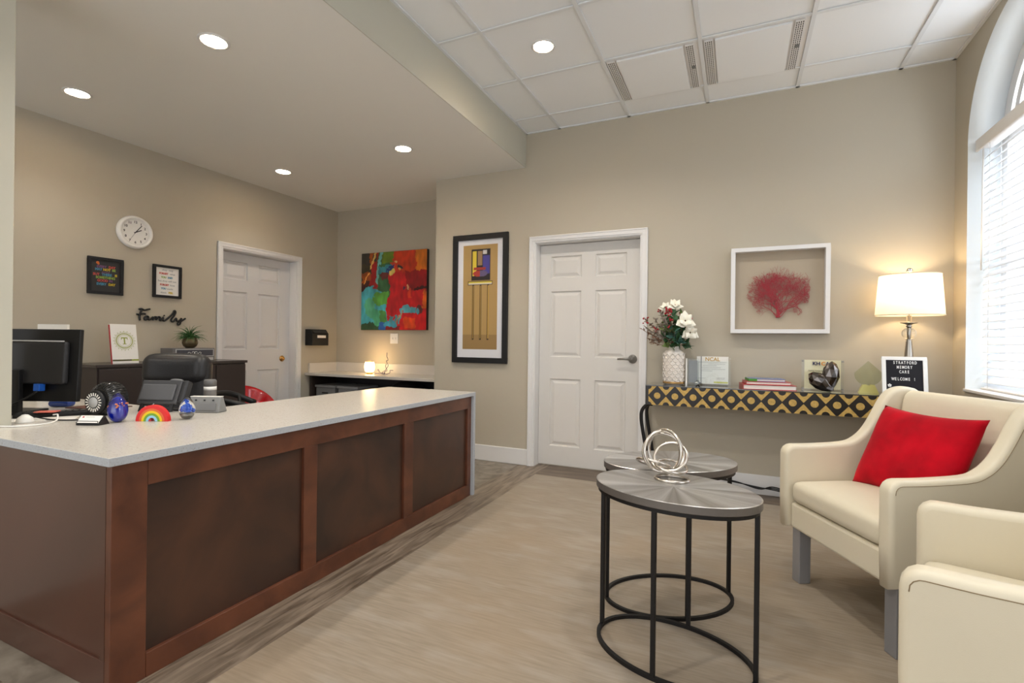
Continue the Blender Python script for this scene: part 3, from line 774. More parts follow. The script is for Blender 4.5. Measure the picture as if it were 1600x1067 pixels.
# books
def book(label,x,y,z,w,d,h,rz,cm,pm,grp='books stacked on the console table'):
    t=thing('book',label,'book',(x,y,z),rz,grp)
    B(-w/2,w/2,-d/2,d/2,0,.003).box(-w/2,w/2,-d/2,d/2,h-.003,h).box(-w/2,-w/2+.004,-d/2,d/2,0,h).build('cover',cm,t,bevel=.0008)
    B(-w/2+.004,w/2-.005,-d/2+.004,d/2-.004,.003,h-.003).build('pages',pm,t)
    return t
REDC=mat('red_cover',(176,24,36),.35,coat=.3); PG=mat('book_pages',(226,216,206),.8)
b1=book('thick red book at the bottom of the stack on the console table',.19,4.04,CZ,.34,.22,.034,7,REDC,PG)
b2=book('red book in the middle of the stack on the console table',.185,4.05,CZ+.034,.29,.20,.021,7,mat('red_cover_2',(170,40,48),.35,coat=.3),PG)
b3=book('thin blue topped book with a green spine, top of the stack',.18,4.06,CZ+.055,.235,.17,.018,7,mat('blue_cover',(96,120,170),.35,coat=.3),PG)
o=B(-.122,-.118,-.084,.084,0,.018).box(-.118,-.065,-.0855,-.085,0,.018).build('green_spine',mat('green_cover',(70,140,50),.4),b3)
# glass drop award
ga=thing('glass_award','pale green glass drop shaped award on a wedge stand, left of the letter board','award',on(.802,4.06))
pts=[(0,.215)]+[(.078*sin(R(a))*1.0,.125-.078*cos(R(a))*.98) for a in range(100,-101,-14)]
GRG=clear('green_glass',(240,243,232))
MB().prism(pts,-.006,.006,M=UP).build('drop_plate',GRG,ga)
MB().prism([(-.058,0),(.058,0),(.034,.056),(.018,.058),(0,.050),(-.018,.058),(-.034,.056)],-.016,.016,M=UP).build('wedge_base',mat('green_base',(204,196,120),.2,coat=.5),ga)
# letter board
lb=thing('letter_board','white framed black letter board with welcome text in front of the lamp','sign',on(.982,3.965),2)
lb_M=T(0,.0,0)@RX(-7)
def LB(name,mb,m,**k): mb2=MB(); mb2.M=lb_M; return mb2
fr=MB(); fr.M=lb_M
W,H=.120,.252
fr.box(-W,W,0,.014,0,.022).box(-W,W,0,.014,H-.022,H).box(-W,-W+.022,0,.014,.022,H-.022).box(W-.022,W,0,.014,.022,H-.022)
fr.build('frame',WHITE,lb,bevel=.002)
fe=MB(); fe.M=lb_M; fe.box(-W+.022,W-.022,.006,.012,.022,H-.022)
for i in range(26): fe.box(-W+.022,W-.022,.0045,.006,.026+i*.008,.030+i*.008)
fe.build('felt_panel',mat('black_felt',(36,34,38),.9),lb)
for s,z,x in (('STRATFORD',.213,.004),('MEMORY',.183,.002),('CARE',.153,0),('WELCOME !',.106,-.004)):
    tx=MB(); tx.M=lb_M
    for i,c_ in enumerate(s): tx.text(c_,.0265,T(x+(i-(len(s)-1)/2)*.0143,.0038,z)@UP,0,bold=.0005,sx=.62)
    tx.build('letters',WHITE,lb)
tx=MB(); tx.M=lb_M
for k in range(5): 
    a=R(90+72*k); tx.lathe([(.0045,0),(.0045,.001)],10,0,T(-.080+.0065*cos(a),.0044,.070+.0065*sin(a)-.006)@RX(90))
tx.build('flower_symbol',WHITE,lb)
B(-.05,.05,.012,.06,0,.004).build('stand_foot',WHITE,lb)
# lamp
lm=thing('table_lamp','silver table lamp with glass ball and lit white shade behind the letter board','lamp',on(1.02,4.055))
prof=[(0,0),(.065,0),(.066,.010),(.050,.018),(.030,.028),(.034,.10),(.030,.18),(.022,.28),(.016,.345),(.017,.350),(.012,.356),(.018,.362),(.010,.368)]
MB().lathe(prof,32).build('stem',SATIN,lm)
MB().sph(.040,T(0,0,.403),0,28,1,1,.95).build('glass_ball',GLASS,lm)
MB().cyl(.008,.366,.442,16).build('inner_rod',SATIN,lm)
MB().lathe([(.010,.440),(.018,.448),(.012,.456),(.018,.462),(.048,.472),(.048,.475),(.014,.478),(.014,.52),(0,.52)],32).build('collar',SATIN,lm)
SH=mat('lamp_shade_fabric',(226,218,204),.8)
nt=SH.node_tree; b=nt.nodes['Principled BSDF']; tr=nt.nodes.new('ShaderNodeBsdfTranslucent'); tr.inputs[0].default_value=(.8,.75,.64,1)
mx=nt.nodes.new('ShaderNodeMixShader'); mx.inputs[0].default_value=.42; nt.links.new(b.outputs[0],mx.inputs[1]); nt.links.new(tr.outputs[0],mx.inputs[2]); nt.links.new(mx.outputs[0],nt.nodes['Material Output'].inputs[0])
sh=MB(); n=64; vs=[];fs=[]
for i in range(n):
    a=2*pi*i/n; vs+=[(.186*cos(a),.150*sin(a),.520),(.166*cos(a),.134*sin(a),.788)]
sh.add(vs,[(2*i,2*((i+1)%n),2*((i+1)%n)+1,2*i+1) for i in range(n)],0,True); sh.build('lamp_shade',SH,lm)
for z,rx,ry in ((.522,.186,.150),(.786,.166,.134)): MB().tube([(rx*cos(2*pi*i/n),ry*sin(2*pi*i/n),z) for i in range(n)],.0028,6,closed=True).build('shade_trim',SH,lm)
mb=MB().tube([(-.163,0,.775),(0,0,.775),(.163,0,.775)],.002,6).tube([(0,0,.52),(0,0,.80)],.003,6); mb.build('harp',SATIN,lm)
MB().sph(.018,T(0,0,.816),0,16).cyl(.006,.79,.80,12).build('finial',CHROME,lm)
MB().sph(.028,T(0,0,.62),0,16).build('bulb',mat('bulb',(255,235,200),.4,emit=2,emitcol=(255,225,180)),lm)
l=bpy.data.lights.new('lamp_light','POINT'); l.energy=5.0; l.color=(1,.74,.44); l.shadow_soft_size=.035
o=bpy.data.objects.new('lamp_light',l); C.objects.link(o); o.location=(1.02,4.055,CZ+.68)
# cables along skirting
cb=MB()
for k in range(3):
    cb.tube(smoothpath([(-.35,4.17,.11-k*.008),(-.05,4.185,.085+k*.004),(.15,4.19,.062-k*.006),(.24,4.17,.060+.010*k),(.36,4.17,.048+.008*k),(.6,4.18,.03+.01*k),(1.0,4.2,.02+.008*k)],6),.0045,6)
tag(cb.build('power_cable',BLACK),'black power cables hanging under the console table along the white skirting','cable')

# ------------------------------------------------------------------ wall art
def frame(t,w,h,fw,d,m,name='frame',z0=0):
    mb=MB().box(-w/2,w/2,-d,0,-h/2,-h/2+fw).box(-w/2,w/2,-d,0,h/2-fw,h/2).box(-w/2,-w/2+fw,-d,0,-h/2+fw,h/2-fw).box(w/2-fw,w/2,-d,0,-h/2+fw,h/2-fw)
    return mb.build(name,m,t,bevel=.0015)
# tall print
tp=thing('framed_print','tall narrow black framed print on a tan ground, between the desk and door','picture',(-2.266,YB,1.548))
frame(tp,.594,1.238,.052,.028,BLACK)
B(-.246,.246,-.010,-.004,-.568,.568).build('mat_board',mat('mat_board',(216,216,220),.8),tp)
def tall(u,v):
    c=(172,140,86)
    if v<.14: c=(150,120,74)
    def rc(x0,x1,y0,y1): return x0<u<x1 and y0<v<y1
    sh=(u-.5)
    if rc(.24,.80,.66,.96): c=(36,28,30)
    if rc(.27,.40,.70,.94): c=(214,190,60)
    if rc(.42,.56,.80,.94): c=(150,120,84)
    if rc(.58,.77,.72,.90): c=(70,64,140)
    if rc(.30,.66,.76,.785): c=(160,50,40)
    if rc(.58,.70,.91,.945): c=(206,200,196)
    if ((u-.5)/.22)**2+((v-.725)/.03)**2<1: c=(170,56,46) if u<.5 else (96,84,120)
    if rc(.14,.86,.615,.655): c=(36,28,30)
    if rc(.16,.84,.622,.648): c=(216,196,60) if v>.635 else (214,206,190)
    for x in (.30,.52,.74):
        if abs(u-x)<.026 and .09<v<.615: c=(44,32,26)
        if abs(u-x)<.013 and .10<v<.61: c=(184,146,66)
    return c
PRT=vcol('print_surface',.35,.3)
colorgrid('print',.372,1.005,60,160,tall,PRT,tp,T(0,-.0105,.015))
# coral shadow box
cs=thing('shadow_box','white framed shadow box holding a red sea fan above the console table','picture',(.268,YB,1.546))
frame(cs,.648,.646,.030,.075,TRIM)
B(-.294,.294,-.008,-.002,-.294,.294).build('backing',mat('box_backing',(176,162,142),.9),cs)
CORAL=mat('coral_red',(150,36,48),.7)
cm=MB(); rc=random.Random(11)
def branch(p,a,L,r,dep):
    if dep==0 or len(cm.f)>60000: return
    n=3; pts=[p]; q=Vector(p)
    for k in range(n):
        a+=rc.uniform(-.22,.22); q=q+Vector((sin(a),0,cos(a)))*L/n; q.y=-.028+.012*noise.noise(q*12)
        w_=1+.5*noise.noise(Vector((q.x*14,q.z*14,3)))
        if (q.x/.212)**2+((q.z-.01)/.215)**2>w_: break
        pts.append(tuple(q))
    if len(pts)<2: return
    cm.tube(pts,[max(.0008,r*(1-.3*i/len(pts))) for i in range(len(pts))],4)
    e=pts[-1]
    for s in ((-1,1) if rc.random()<.88 else (rc.choice((-1,1)),)):
        branch(e,a+s*rc.uniform(.20,.70),L*rc.uniform(.74,.96),max(.0005,r*.70),dep-1)
    if rc.random()<.30: branch(pts[1],a+rc.choice((-1,1))*rc.uniform(.5,1.0),L*.7,max(.0005,r*.5),dep-2 if dep>2 else 1)
for a in (-.95,-.7,-.45,-.25,-.05,.15,.35,.6,.85,1.05): branch((rc.uniform(-.012,.012),-.028,-.205),a*.85,.072,.0042,8)
cm.build('sea_fan',CORAL,cs)
# canvas painting
pt=thing('canvas_painting','square abstract canvas painting in red, orange, teal and green','painting',(-3.715,YR,1.722))
B(-.474,.474,-.045,-.002,-.464,.464).build('canvas',BLACK,pt)
def abstract(u,v):
    x=u+.036*noise.noise(Vector((u*5,v*5,1)))+.026*noise.noise(Vector((u*14,v*14,2)))+.016*noise.noise(Vector((u*34,v*34,6))); y=v+.036*noise.noise(Vector((u*5,v*5,7)))+.026*noise.noise(Vector((u*14,v*14,9)))+.016*noise.noise(Vector((u*34,v*34,8)))
    n1=noise.noise(Vector((u*3,v*3,4)))
    c=(190,16,26)
    if y>.72: c=(196,50,14)
    if x>.70 and .50<y<.74: c=(146,8,20)
    if x>.84 and y>.74: c=(204,110,16)
    if x<.42 and y>.45: c=(150,40,20) if n1>-.1 else (74,36,24)
    if x<.25 and y>.62: c=(60,52,36) if noise.noise(Vector((u*8,v*8,3)))>0 else (150,70,20)
    if .14<x<.26 and .55<y<.88: c=(164,18,22)
    if x<.12 and y>.86: c=(50,44,40)
    if abs((x-.16)-(y-.86)*.5)<.018 and y>.80: c=(222,176,90)
    if abs((x-.06)-(y-.66)*.6)<.014 and .60<y<.75: c=(222,150,70)
    if .24+.12*(y-.6)<x<.44 and y>.42: c=(52,96,56)
    if .34<x<.50 and y>.86: c=(96,120,30)
    if .28<x<.46 and .72<y<.82: c=(48,128,140)
    if .42<x<.50 and .70<y<.80: c=(28,54,110)
    if abs(x-(.24+.22*(y-.6)))<.018 and y>.6: c=(110,176,170)
    if ((x-.37)/.07)**2+((y-.69)/.045)**2<1: c=(100,40,36)
    if ((x-.48)/.035)**2+((y-.72)/.04)**2<1: c=(200,180,90)
    if x<.22 and .40<y<.56 and c!=(60,52,36): c=(66,26,24)
    if x<.41 and y<.47+.10*sin(x*9): c=(70,168,180)
    if .20<x<.42 and .32<y<.50: c=(90,160,60)
    if ((x-.14)/.09)**2+((y-.28)/.14)**2<1: c=(84,172,130)
    if ((x-.25)/.07)**2+((y-.16)/.12)**2<1: c=(72,164,120)
    if .30<x<.40 and .10<y<.26: c=(70,130,60)
    if .28<x<.42 and y<.10: c=(30,90,170)
    if x<.28 and y<.09-.25*abs(x-.13): c=(44,76,44)
    if .36<x<.56 and .05<y<.12: c=(60,150,176)
    if .40<x<.62 and y<.05: c=(120,20,22)
    for a,b_,cc,dd in ((.47,.13,.02,.05),(.54,.12,.02,.06),(.60,.12,.02,.05)):
        if abs(x-a)<cc and abs(y-b_)<dd: c=(84,150,160)
    if .60<x<.84 and .22<y<.28: c=(76,160,176)
    if ((x-.72)/.07)**2+((y-.26)/.05)**2<1: c=(90,172,184)
    if abs((x-.60)-(y-.17)*.9)<.018 and .1<y<.24: c=(150,150,120)
    if ((x-.90)/.05)**2+((y-.25)/.06)**2<1: c=(96,40,40)
    if ((x-.88)/.03)**2+((y-.23)/.03)**2<1: c=(80,160,180)
    if .68<x<.84 and .02<y<.15: c=(206,70,20)
    if x>.94 and .28<y<.48: c=(220,100,20)
    if x>.80 and .49<y<.53: c=(60,16,18)
    if ((x-.755)/.03)**2+((y-.46)/.07)**2<1: c=(206,56,24)
    if ((x-.72)/.014)**2+((y-.54)/.035)**2<1: c=(226,170,120)
    if ((x-.655)/.018)**2+((y-.52)/.02)**2<1: c=(80,40,70)
    if ((x-.61)/.05)**2+((y-.79)/.03)**2<1: c=(60,50,56)
    if ((x-.60)/.02)**2+((y-.77)/.02)**2<1: c=(226,170,90)
    if ((x-.54)/.03)**2+((y-.86)/.02)**2<1: c=(214,170,110)
    k=1+.22*noise.noise(Vector((u*7,v*9,5)))+.14*noise.noise(Vector((u*26,v*12,3)))
    return tuple(max(0,min(255,q*k)) for q in c)
colorgrid('painted_face',.946,.926,170,170,abstract,vcol('oil_paint',.35,.2),pt,T(0,-.0455,0))
# clock
ck=thing('wall_clock','round white wall clock above the two small frames','clock',(XL,2.478,2.015),90)
MB().lathe([(.136,0),(.138,.012),(.130,.034),(.118,.040),(.112,.034),(.110,.020)],56,M=RX(90)).build('rim',WHITE,ck)
MB().lathe([(.0,.019),(.111,.019)],48,M=RX(90)).build('face',mat('clock_face',(226,222,214),.6),ck)
nb=MB()
for k in range(1,13):
    a=R(90-30*k); nb.text(str(k),.027,T(.084*cos(a),-.0200,.084*sin(a))@UP,0,bold=.0006)
for k in range(60):
    a=R(6*k); L=.005 if k%5 else .008
    nb.box(-L/2,L/2,-.0204,-.0200,-.0005,.0005,M=RY(-6*k)@T(.103,0,0))
nb.build('numerals',INK,ck)
for nm,ang,L,w,y in (('hour_hand',90-62,.052,.0035,-.0215),('minute_hand',90-37,.078,.0028,-.0225),('second_hand',90-212,.075,.0008,-.0235)):
    MB().box(-.012,L,y-.0008,y,-w,w,M=RY(-ang)).build(nm,INK,ck)
# small frames
def small_frame(label,y,z,w,h,tilt,bg):
    t=thing('picture_frame',label,'picture',(XL,y,z),90,'small black framed quotes on the clock wall')
    t.rotation_euler=(0,R(tilt),R(90))
    frame(t,w,h,.022,.020,BLACK); B(-w/2+.022,w/2-.022,-.008,-.002,-h/2+.022,h/2-.022).build('sheet',bg,t)
    return t
PAL={'o':(226,120,50),'b':(70,140,170),'y':(214,186,40),'g':(140,170,70),'p':(120,80,120),'r':(200,80,70),'k':(60,58,58),'l':(160,160,160)}
def words(t,rows,w,size,gap=1.0):
    for z,segs in rows:
      keys=[]; mb=MB()
      for segs in (segs,):
        tot=sum(len(s)+.6 for s,_ in segs)-.6; x=-tot*size*.30
        for s,c in segs:
            if c not in keys: keys.append(c)
            L=len(s)*size*.60; mb.text(s,size,T(x+L/2,-.0086,z)@UP,keys.index(c),bold=.0010 if s.isupper() else 0,sx=.9 if s.isupper() else 1.05); x+=L+size*.36
      mb.build('lettering',[mat('ink_'+k,PAL[k],.6) for k in keys],t)
f1=small_frame('black framed quote in coloured capitals on a dark sheet','0' and 2.272,1.623,.246,.292,0,mat('charcoal_sheet',(52,50,50),.6))
words(f1,[(.072,[('EVERY','p'),('DAY','r')]),(.050,[('MAY','b'),('NOT','y'),('BE','g')]),(.030,[('good','p')]),(.010,[('BUT','r'),('THERE','b'),('IS','y')]),(-.014,[('SOMETHING','g')]),(-.038,[('GOOD','r'),('IN','p')]),(-.066,[('EVERY','b'),('DAY','y')])],.2,.0262)
MB().lathe([(.011,0),(.011,.001)],14,M=T(-.055,-.008,.102)@RX(90)).cyl(.008,0,.001,12,M=T(-.050,-.008,.094)@RX(90)).build('orange_motif',mat('ink_o',PAL['o'],.6),f1)
f2=small_frame('black framed quote with mixed lettering on a white sheet, nearer the door',2.744,1.632,.240,.286,0,PAPER)
words(f2,[(.100,[('they','l'),('may','l')]),(.069,[('FORGET','r'),('what','l')]),(.036,[('YOU','g'),('SAID','b')]),(.004,[('but they will not','l')]),(-.030,[('FORGET','r'),('how','l')]),(-.063,[('YOU','b'),('made','l')]),(-.098,[('them','l'),('FEEL','y')])],.2,.0222)
# Family script
FAM=[[(-.196,.064),(-.177,.070),(-.154,.060),(-.126,.068),(-.109,.072)],[(-.174,.062),(-.186,.031),(-.191,0),(-.187,-.030)],[(-.214,.022),(-.191,.021),(-.163,.030),(-.144,.026)],
[(-.120,.004),(-.134,.010),(-.151,-.003),(-.151,-.020),(-.136,-.020),(-.122,-.004),(-.120,.004),(-.122,-.017),(-.110,-.019),(-.096,-.007),(-.084,.004),(-.084,-.025)],[(-.084,-.010),(-.067,.007),(-.055,.002),(-.059,-.022)],
[(-.057,-.012),(-.038,.008),(-.026,.001),(-.029,-.021),(-.015,-.020),(0,.005),(-.002,-.020),(.013,-.023),(.053,.013),(.082,.046),(.089,.066),(.099,.069),(.104,.053),(.089,.020),(.069,-.008),(.071,-.026),(.087,-.027),(.110,.003),(.114,-.017),(.126,-.023),(.145,-.010),(.158,.005)],
[(.158,.005),(.150,-.026),(.143,-.050),(.127,-.057),(.125,-.043),(.148,-.026),(.174,-.009),(.193,.005)],[(.004,.023),(.009,.019)]]
fm=MB()
for s in FAM: fm.tube(smoothpath([(a,-.010,b_) for a,b_ in s],4),.0076,8)
tag(fm.build('word_sign',BLACK,loc=(XL+.0,2.713,1.31),rot=(0,0,R(90))),'black script word sign reading Family on the wall above the cabinet','sign')
# suggestion box
sb=thing('suggestion_box','small black lidded suggestion box on the wall right of the left door','box',(XL,4.425,1.16),90)
MB().prism([(0,-.095),(-.115,-.095),(-.115,.045),(-.075,.095),(0,.095)],-.125,.125,M=Matrix(((0,0,1,0),(1,0,0,0),(0,1,0,0),(0,0,0,1)))).build('body',BLACK,sb,bevel=.003)
B(-.05,.08,-.1165,-.115,-.005,.025).build('label_card',PAPER,sb)
MB().box(-.10,.10,-.002,.0015,-.030,.030,M=T(0,-.096,.072)@RX(-51)).build('lid_slot',DARKG,sb)
# switch plate
sw=thing('light_switch','white double light switch plate under the abstract painting','switch',(-3.722,YR,1.158))
B(-.056,.056,-.006,0,-.060,.060).build('plate',WHITE,sw,bevel=.002)
for x in (-.024,.024): B(x-.006,x+.006,-.014,-.006,-.012,.012).build('toggle',WHITE,sw,bevel=.001)

# ------------------------------------------------------------------ alcove counter
ac=thing('alcove_counter','pale quartz work surface with low backsplash in the corner alcove','countertop',(0,0,0))
B(XL+.001,XC-.016,4.30,YR-.001,.715,.745).build('slab',QUARTZ,ac,bevel=.002)
MB().box(XL+.021,XC-.016,YR-.021,YR-.001,.745,.855).box(XL+.001,XL+.021,4.352,YR-.001,.745,.855).build('backsplash',mat('quartz_splash',(212,206,198),.3),ac,bevel=.001)
us=thing('under_counter_shelf','dark open shelf unit under the alcove counter','shelf',(0,0,0))
B(XL+.02,XC-.02,4.36,YR-.03,.30,.33).build('shelf_board',ESPRESSO,us)
for x in (XL+.02,-3.55,XC-.05): B(x,x+.03,4.36,YR-.03,0,.712 if x!=-3.55 else .30).build('side_board',ESPRESSO,us)
B(XL+.05,XC-.05,YR-.05,YR-.03,.33,.71).build('back_board',DARKG,us)
def bin_(label,x,mirror=0):
    t=thing('storage_bin',label,'bin',(x,4.60,.33),0,'grey storage bins under the alcove counter')
    MB().box(-.145,.145,-.20,.14,0,.245).build('body',mat('bin_grey',(128,128,128),.6),t,bevel=.012,seg=3)
    MB().box(-.155,.155,-.21,.15,.245,.272).build('lid',mat('bin_lid',(150,150,150),.6),t,bevel=.006)
    MB().box(-.045,.045,-.208,-.20,.175,.190).build('handle',BLACK,t,bevel=.003)
bin_('grey storage bin at the left end under the alcove counter',-4.40); bin_('grey storage bin, right of the two under the alcove counter',-4.06)
bag=MB(); bag.rbox(0,0,.10,.34,.28,.20,.05,.06,10)
tag(bag.build('black_bag',BLACK,loc=(-3.35,4.56,.43)),'black bag on the stack under the alcove counter','bag')
tag(B(-.22,.22,-.16,.16,0,.10).build('storage_box',DARKG,loc=(-3.35,4.56,.33),bevel=.01),'dark box under the black bag in the alcove shelf','box')
wr=MB()
for z in (.20,.26): wr.tube([(-.11,-.12,z),(.11,-.12,z),(.11,.12,z),(-.11,.12,z)],.005,6,closed=True)
for x,y in ((-.11,-.12),(.11,-.12),(.11,.12),(-.11,.12)): wr.tube([(x,y,0),(x,y,.26)],.005,6)
o=tag(wr.build('wire_rack',WHITE,loc=(-3.02,4.58,.33)),'white wire rack under the alcove counter, left of the two white frames','rack')
o=tag(MB().box(-.14,.0,-.005,.005,0,.012).box(-.14,-.13,-.005,.005,0,.20).box(-.14,0,-.005,.005,.19,.20).build('paper_tray',WHITE,loc=(-2.82,4.40,.33)),'white tray edge under the alcove counter at its right end','tray')
# candle warmer
cw=thing('candle_warmer','small glowing white glass candle warmer on the alcove counter','lamp',(-3.90,4.58,.745))
CG=mat('warm_glow',(255,220,160),.6,emit=5,emitcol=(255,220,160))
MB().lathe([(0,.018),(.040,.018),(.054,.04),(.061,.075),(.056,.115),(.047,.140)],28).build('glass_cup',CG,cw)
MB().lathe([(0,0),(.036,0),(.038,.010),(.032,.018),(0,.018)],28).build('base',BRASS,cw)
MB().lathe([(.0475,.140),(.0485,.146),(.044,.146),(.0435,.140)],28).build('rim',BRASS,cw)
l=bpy.data.lights.new('candle_light','POINT'); l.energy=1.6; l.color=(1,.66,.32); l.shadow_soft_size=.08
o=bpy.data.objects.new('candle_light',l); C.objects.link(o); o.location=(-3.90,4.58,.96)
tw=MB(); rq=random.Random(5)
for k in range(4):
    p=Vector((0,0,.006)); pts=[tuple(p)]
    for i in range(7):
        p=p+Vector((rq.uniform(-.03,.035),rq.uniform(-.02,.02),rq.uniform(.002,.055) if k==0 else rq.uniform(-.012,.034))); p.z=max(.006,p.z); pts.append(tuple(p))
    tw.tube(smoothpath(pts,4),.0035,6)
tw.tube(smoothpath([(-.14,0,.006),(-.08,.02,.006),(0,0,.006)],4),.0035,6)
tag(tw.build('lamp_cord',mat('cord_violet',(120,108,128),.5),loc=(-3.69,4.58,.745)),'tangled thin cord beside the candle warmer on the alcove counter','cable')

# ------------------------------------------------------------------ credenza and its things
cr=thing('credenza','dark espresso credenza against the clock wall','cabinet',(0,0,0))
B(-4.615,-4.20,2.02,3.205,0,.912).build('carcass',ESPRESSO,cr,bevel=.002)
B(-4.618,-4.185,2.005,3.218,.912,.935).build('top',mat('espresso_top',(66,58,54),.25),cr,bevel=.002)
for a,b_ in ((2.03,2.318),(2.326,2.61),(2.618,2.905),(2.913,3.195)): B(-4.199,-4.182,a,b_,.08,.900).build('door',ESPRESSO,cr,bevel=.002)
tb=thing('emblem_board','white board with green letter emblem leaning upright on the credenza','sign',(-4.30,2.262,.936),90)
Mt=RX(-9)
q=MB(); q.M=Mt; q.box(-.090,.090,0,.018,0,.305); q.build('board',WHITE,tb,bevel=.001)
q=MB(); q.M=Mt; OL=mat('olive_ink',(150,160,60),.6)
for r0,r1 in ((.052,.058),(.044,.046)):
    n=40; vs=[(r*cos(2*pi*i/n),-.001,.175+r*sin(2*pi*i/n)) for i in range(n) for r in (r0,r1)]
    q.add(vs,[(2*i,2*i+1,2*((i+1)%n)+1,2*((i+1)%n)) for i in range(n)])
for k in range(40):
    a=360/40*k; q.box(.060,.070 if k%2 else .078,-.0012,-.0008,-.0014,.0014,M=T(0,0,.175)@RY(a))
q.box(-.0045,.0045,-.0014,-.0006,.150,.202).box(-.022,.022,-.0014,-.0006,.194,.202).box(-.022,-.018,-.0014,-.0006,.184,.202).box(.018,.022,-.0014,-.0006,.184,.202).box(-.012,.012,-.0014,-.0006,.148,.153)
q.build('emblem',OL,tb)
q=MB(); q.M=Mt; q.box(-.090,.040,-.0016,-.0004,.018,.030,0).box(.040,.090,-.0016,-.0004,.018,.030,1); q.build('footer_band',[mat('dark_olive',(88,84,50),.6),OL],tb)
q=MB(); q.M=Mt; q.box(-.092,-.090,.002,.018,.0,.300); q.build('red_edge',REDC,tb)
ob=thing('ornamental_box','grey box with a silver edged dark panel and scroll, under the plant on the credenza','box',(-4.38,2.800,.936),90)
B(-.185,.185,-.065,.10,.0,.112).build('body',mat('box_grey',(112,108,106),.5),ob,bevel=.002)
B(-.160,.175,-.0665,-.065,.040,.104).build('panel_border',LGREY,ob)
B(-.152,.167,-.0675,-.0665,.046,.098).build('panel',mat('slate',(70,70,76),.5),ob)
sc2=MB()
for s in (-1,1):
    sc2.tube([(s*(.012+.011*cos(R(a))*1.0)+s*.0,-.0685,.072+.011*sin(R(a))) for a in range(0,330,20)],.0016,5)
    sc2.tube(smoothpath([(0,-.0685,.06),(s*.025,-.0685,.062),(s*.045,-.0685,.078),(s*.058,-.0685,.070),(s*.050,-.0685,.063)],5),.0016,5)
sc2.build('scroll',WHITE,ob)
B(-.06,.17,-.0675,-.065,.006,.030).build('lower_strip',LGREY,ob)
pp_=thing('potted_plant','small spiky green plant in a round bronze pot on the grey box','plant',(-4.40,2.815,1.0485))
MB().lathe([(0,0),(.032,0),(.052,.018),(.062,.045),(.055,.075),(.040,.092),(.036,.092),(.034,.08),(0,.08)],24).build('pot',mat('bronze_pot',(92,80,56),.35,.5),pp_)
lf=MB(); rg=random.Random(9)
for k in range(110):
    a=rg.uniform(0,360); el=rg.uniform(8,82); L=rg.uniform(.09,.15)
    pts=[]; 
    for i in range(5):
        u=i/4; e=R(el-26*u*u); pts.append((L*u*cos(e)*cos(R(a)),L*u*cos(e)*sin(R(a)),.085+L*u*sin(e)))
    lf.tube(pts,[.0032,.0032,.0026,.0016,.0004],4)
lf.build('leaves',mat('grass_green',(58,96,48),.5,noise_amt=.35,noise_scale=30),pp_)

# ------------------------------------------------------------------ office chair, red chair
oc=thing('office_chair','black leather office chair behind the reception counter','office chair',(-3.285,1.99,0),28)
def _rb(name,par,m,*a,**k):
    q=MB(); q.M=k.pop('M',I4); q.rbox(*a,**k); return q.build(name,m,par)
bk=_rb('backrest',oc,BLEATH,0,.0,.76,.41,.11,.50,.045,.015,12,M=RX(-4))
_rb('headrest',oc,BLEATH,0,-.012,.935,.40,.14,.19,.060,.01,12,M=RX(-4))
_rb('seat',oc,BLEATH,0,-.28,.48,.52,.50,.10,.04,.02,10)
MB().cyl(.028,.10,.44,16,M=T(0,-.25,0)).build('gas_lift',BLACKM,oc)
mb=MB()
for k in range(5):
    a=R(72*k); mb.tube([(0,-.25,.12),(.28*cos(a),-.25+.28*sin(a),.075)],[.024,.016],8)
mb.build('star_base',BLACKM,oc)
for k in range(5):
    a=R(72*k); MB().cyl(.028,-.018,.018,16,M=T(.28*cos(a),-.25+.28*sin(a),.03)@RX(90)).build('caster',BLACK,oc)
for s in (-1,1):
    MB().tube(smoothpath([(s*.25,.0,.55),(s*.31,-.02,.62),(s*.31,-.12,.685),(s*.31,-.28,.69),(s*.30,-.38,.66),(s*.28,-.40,.55),(s*.25,-.34,.46)],5),.020,10).build('armrest',BLACK,oc)
# second dark armrest belongs to a visitor chair beside
rc_=thing('red_chair','red shell chair behind the counter in front of the left door','chair',(-4.36,3.44,0),0)
sh=MB(); n=20
vs=[];fs=[]
for i in range(n+1):
    a=R(180*i/n); 
    for j in range(7):
        u=j/6; zt=.44+.22*sin(a)**.7*u; r=.20+.05*u
        vs.append((r*cos(a),r*sin(a)*.95,zt if u>0 else .45))
for i in range(n):
    for j in range(6): q0=i*7+j; fs.append((q0,q0+1,q0+8,q0+7))
sh.add(vs,fs,0,True,RZ(90))
o=sh.build('shell_back',mat('red_plastic',(190,16,28),.25,coat=.6),rc_); md=o.modifiers.new('s','SOLIDIFY'); md.thickness=.012
_rb('seat',rc_,MATS['red_plastic'],0,.0,.45,.36,.36,.05,.02,.01,8)
for x,y in ((-.15,-.15),(.15,-.15),(-.15,.15),(.15,.15)): MB().tube([(x,y,.43),(x*1.2,y*1.2,.012)],.012,8).build('leg',CHROME,rc_)
vc=thing('black_armchair','black chair whose curved armrest shows behind the counter beside the red chair','chair',(-3.40,2.58,0),-10)
MB().tube(smoothpath([(-.20,.20,.62),(-.24,.02,.705),(-.12,-.18,.715),(.08,-.22,.70),(.22,-.12,.665),(.26,.06,.60)],6),.022,10).build('armrest',BLACK,vc)
_rb('seat',vc,BLEATH,0,.0,.45,.44,.42,.08,.03,.01,8)
for x,y in ((-.18,-.16),(.18,-.16),(-.18,.16),(.18,.16)): MB().tube([(x,y,.42),(x*1.15,y*1.15,.012)],.012,8).build('leg',BLACKM,vc)
MB().tube([(-.22,.08,.69),(-.19,.10,.45)],.012,8).tube([(.24,0,.63),(.19,.05,.45)],.012,8).build('arm_support',BLACKM,vc)

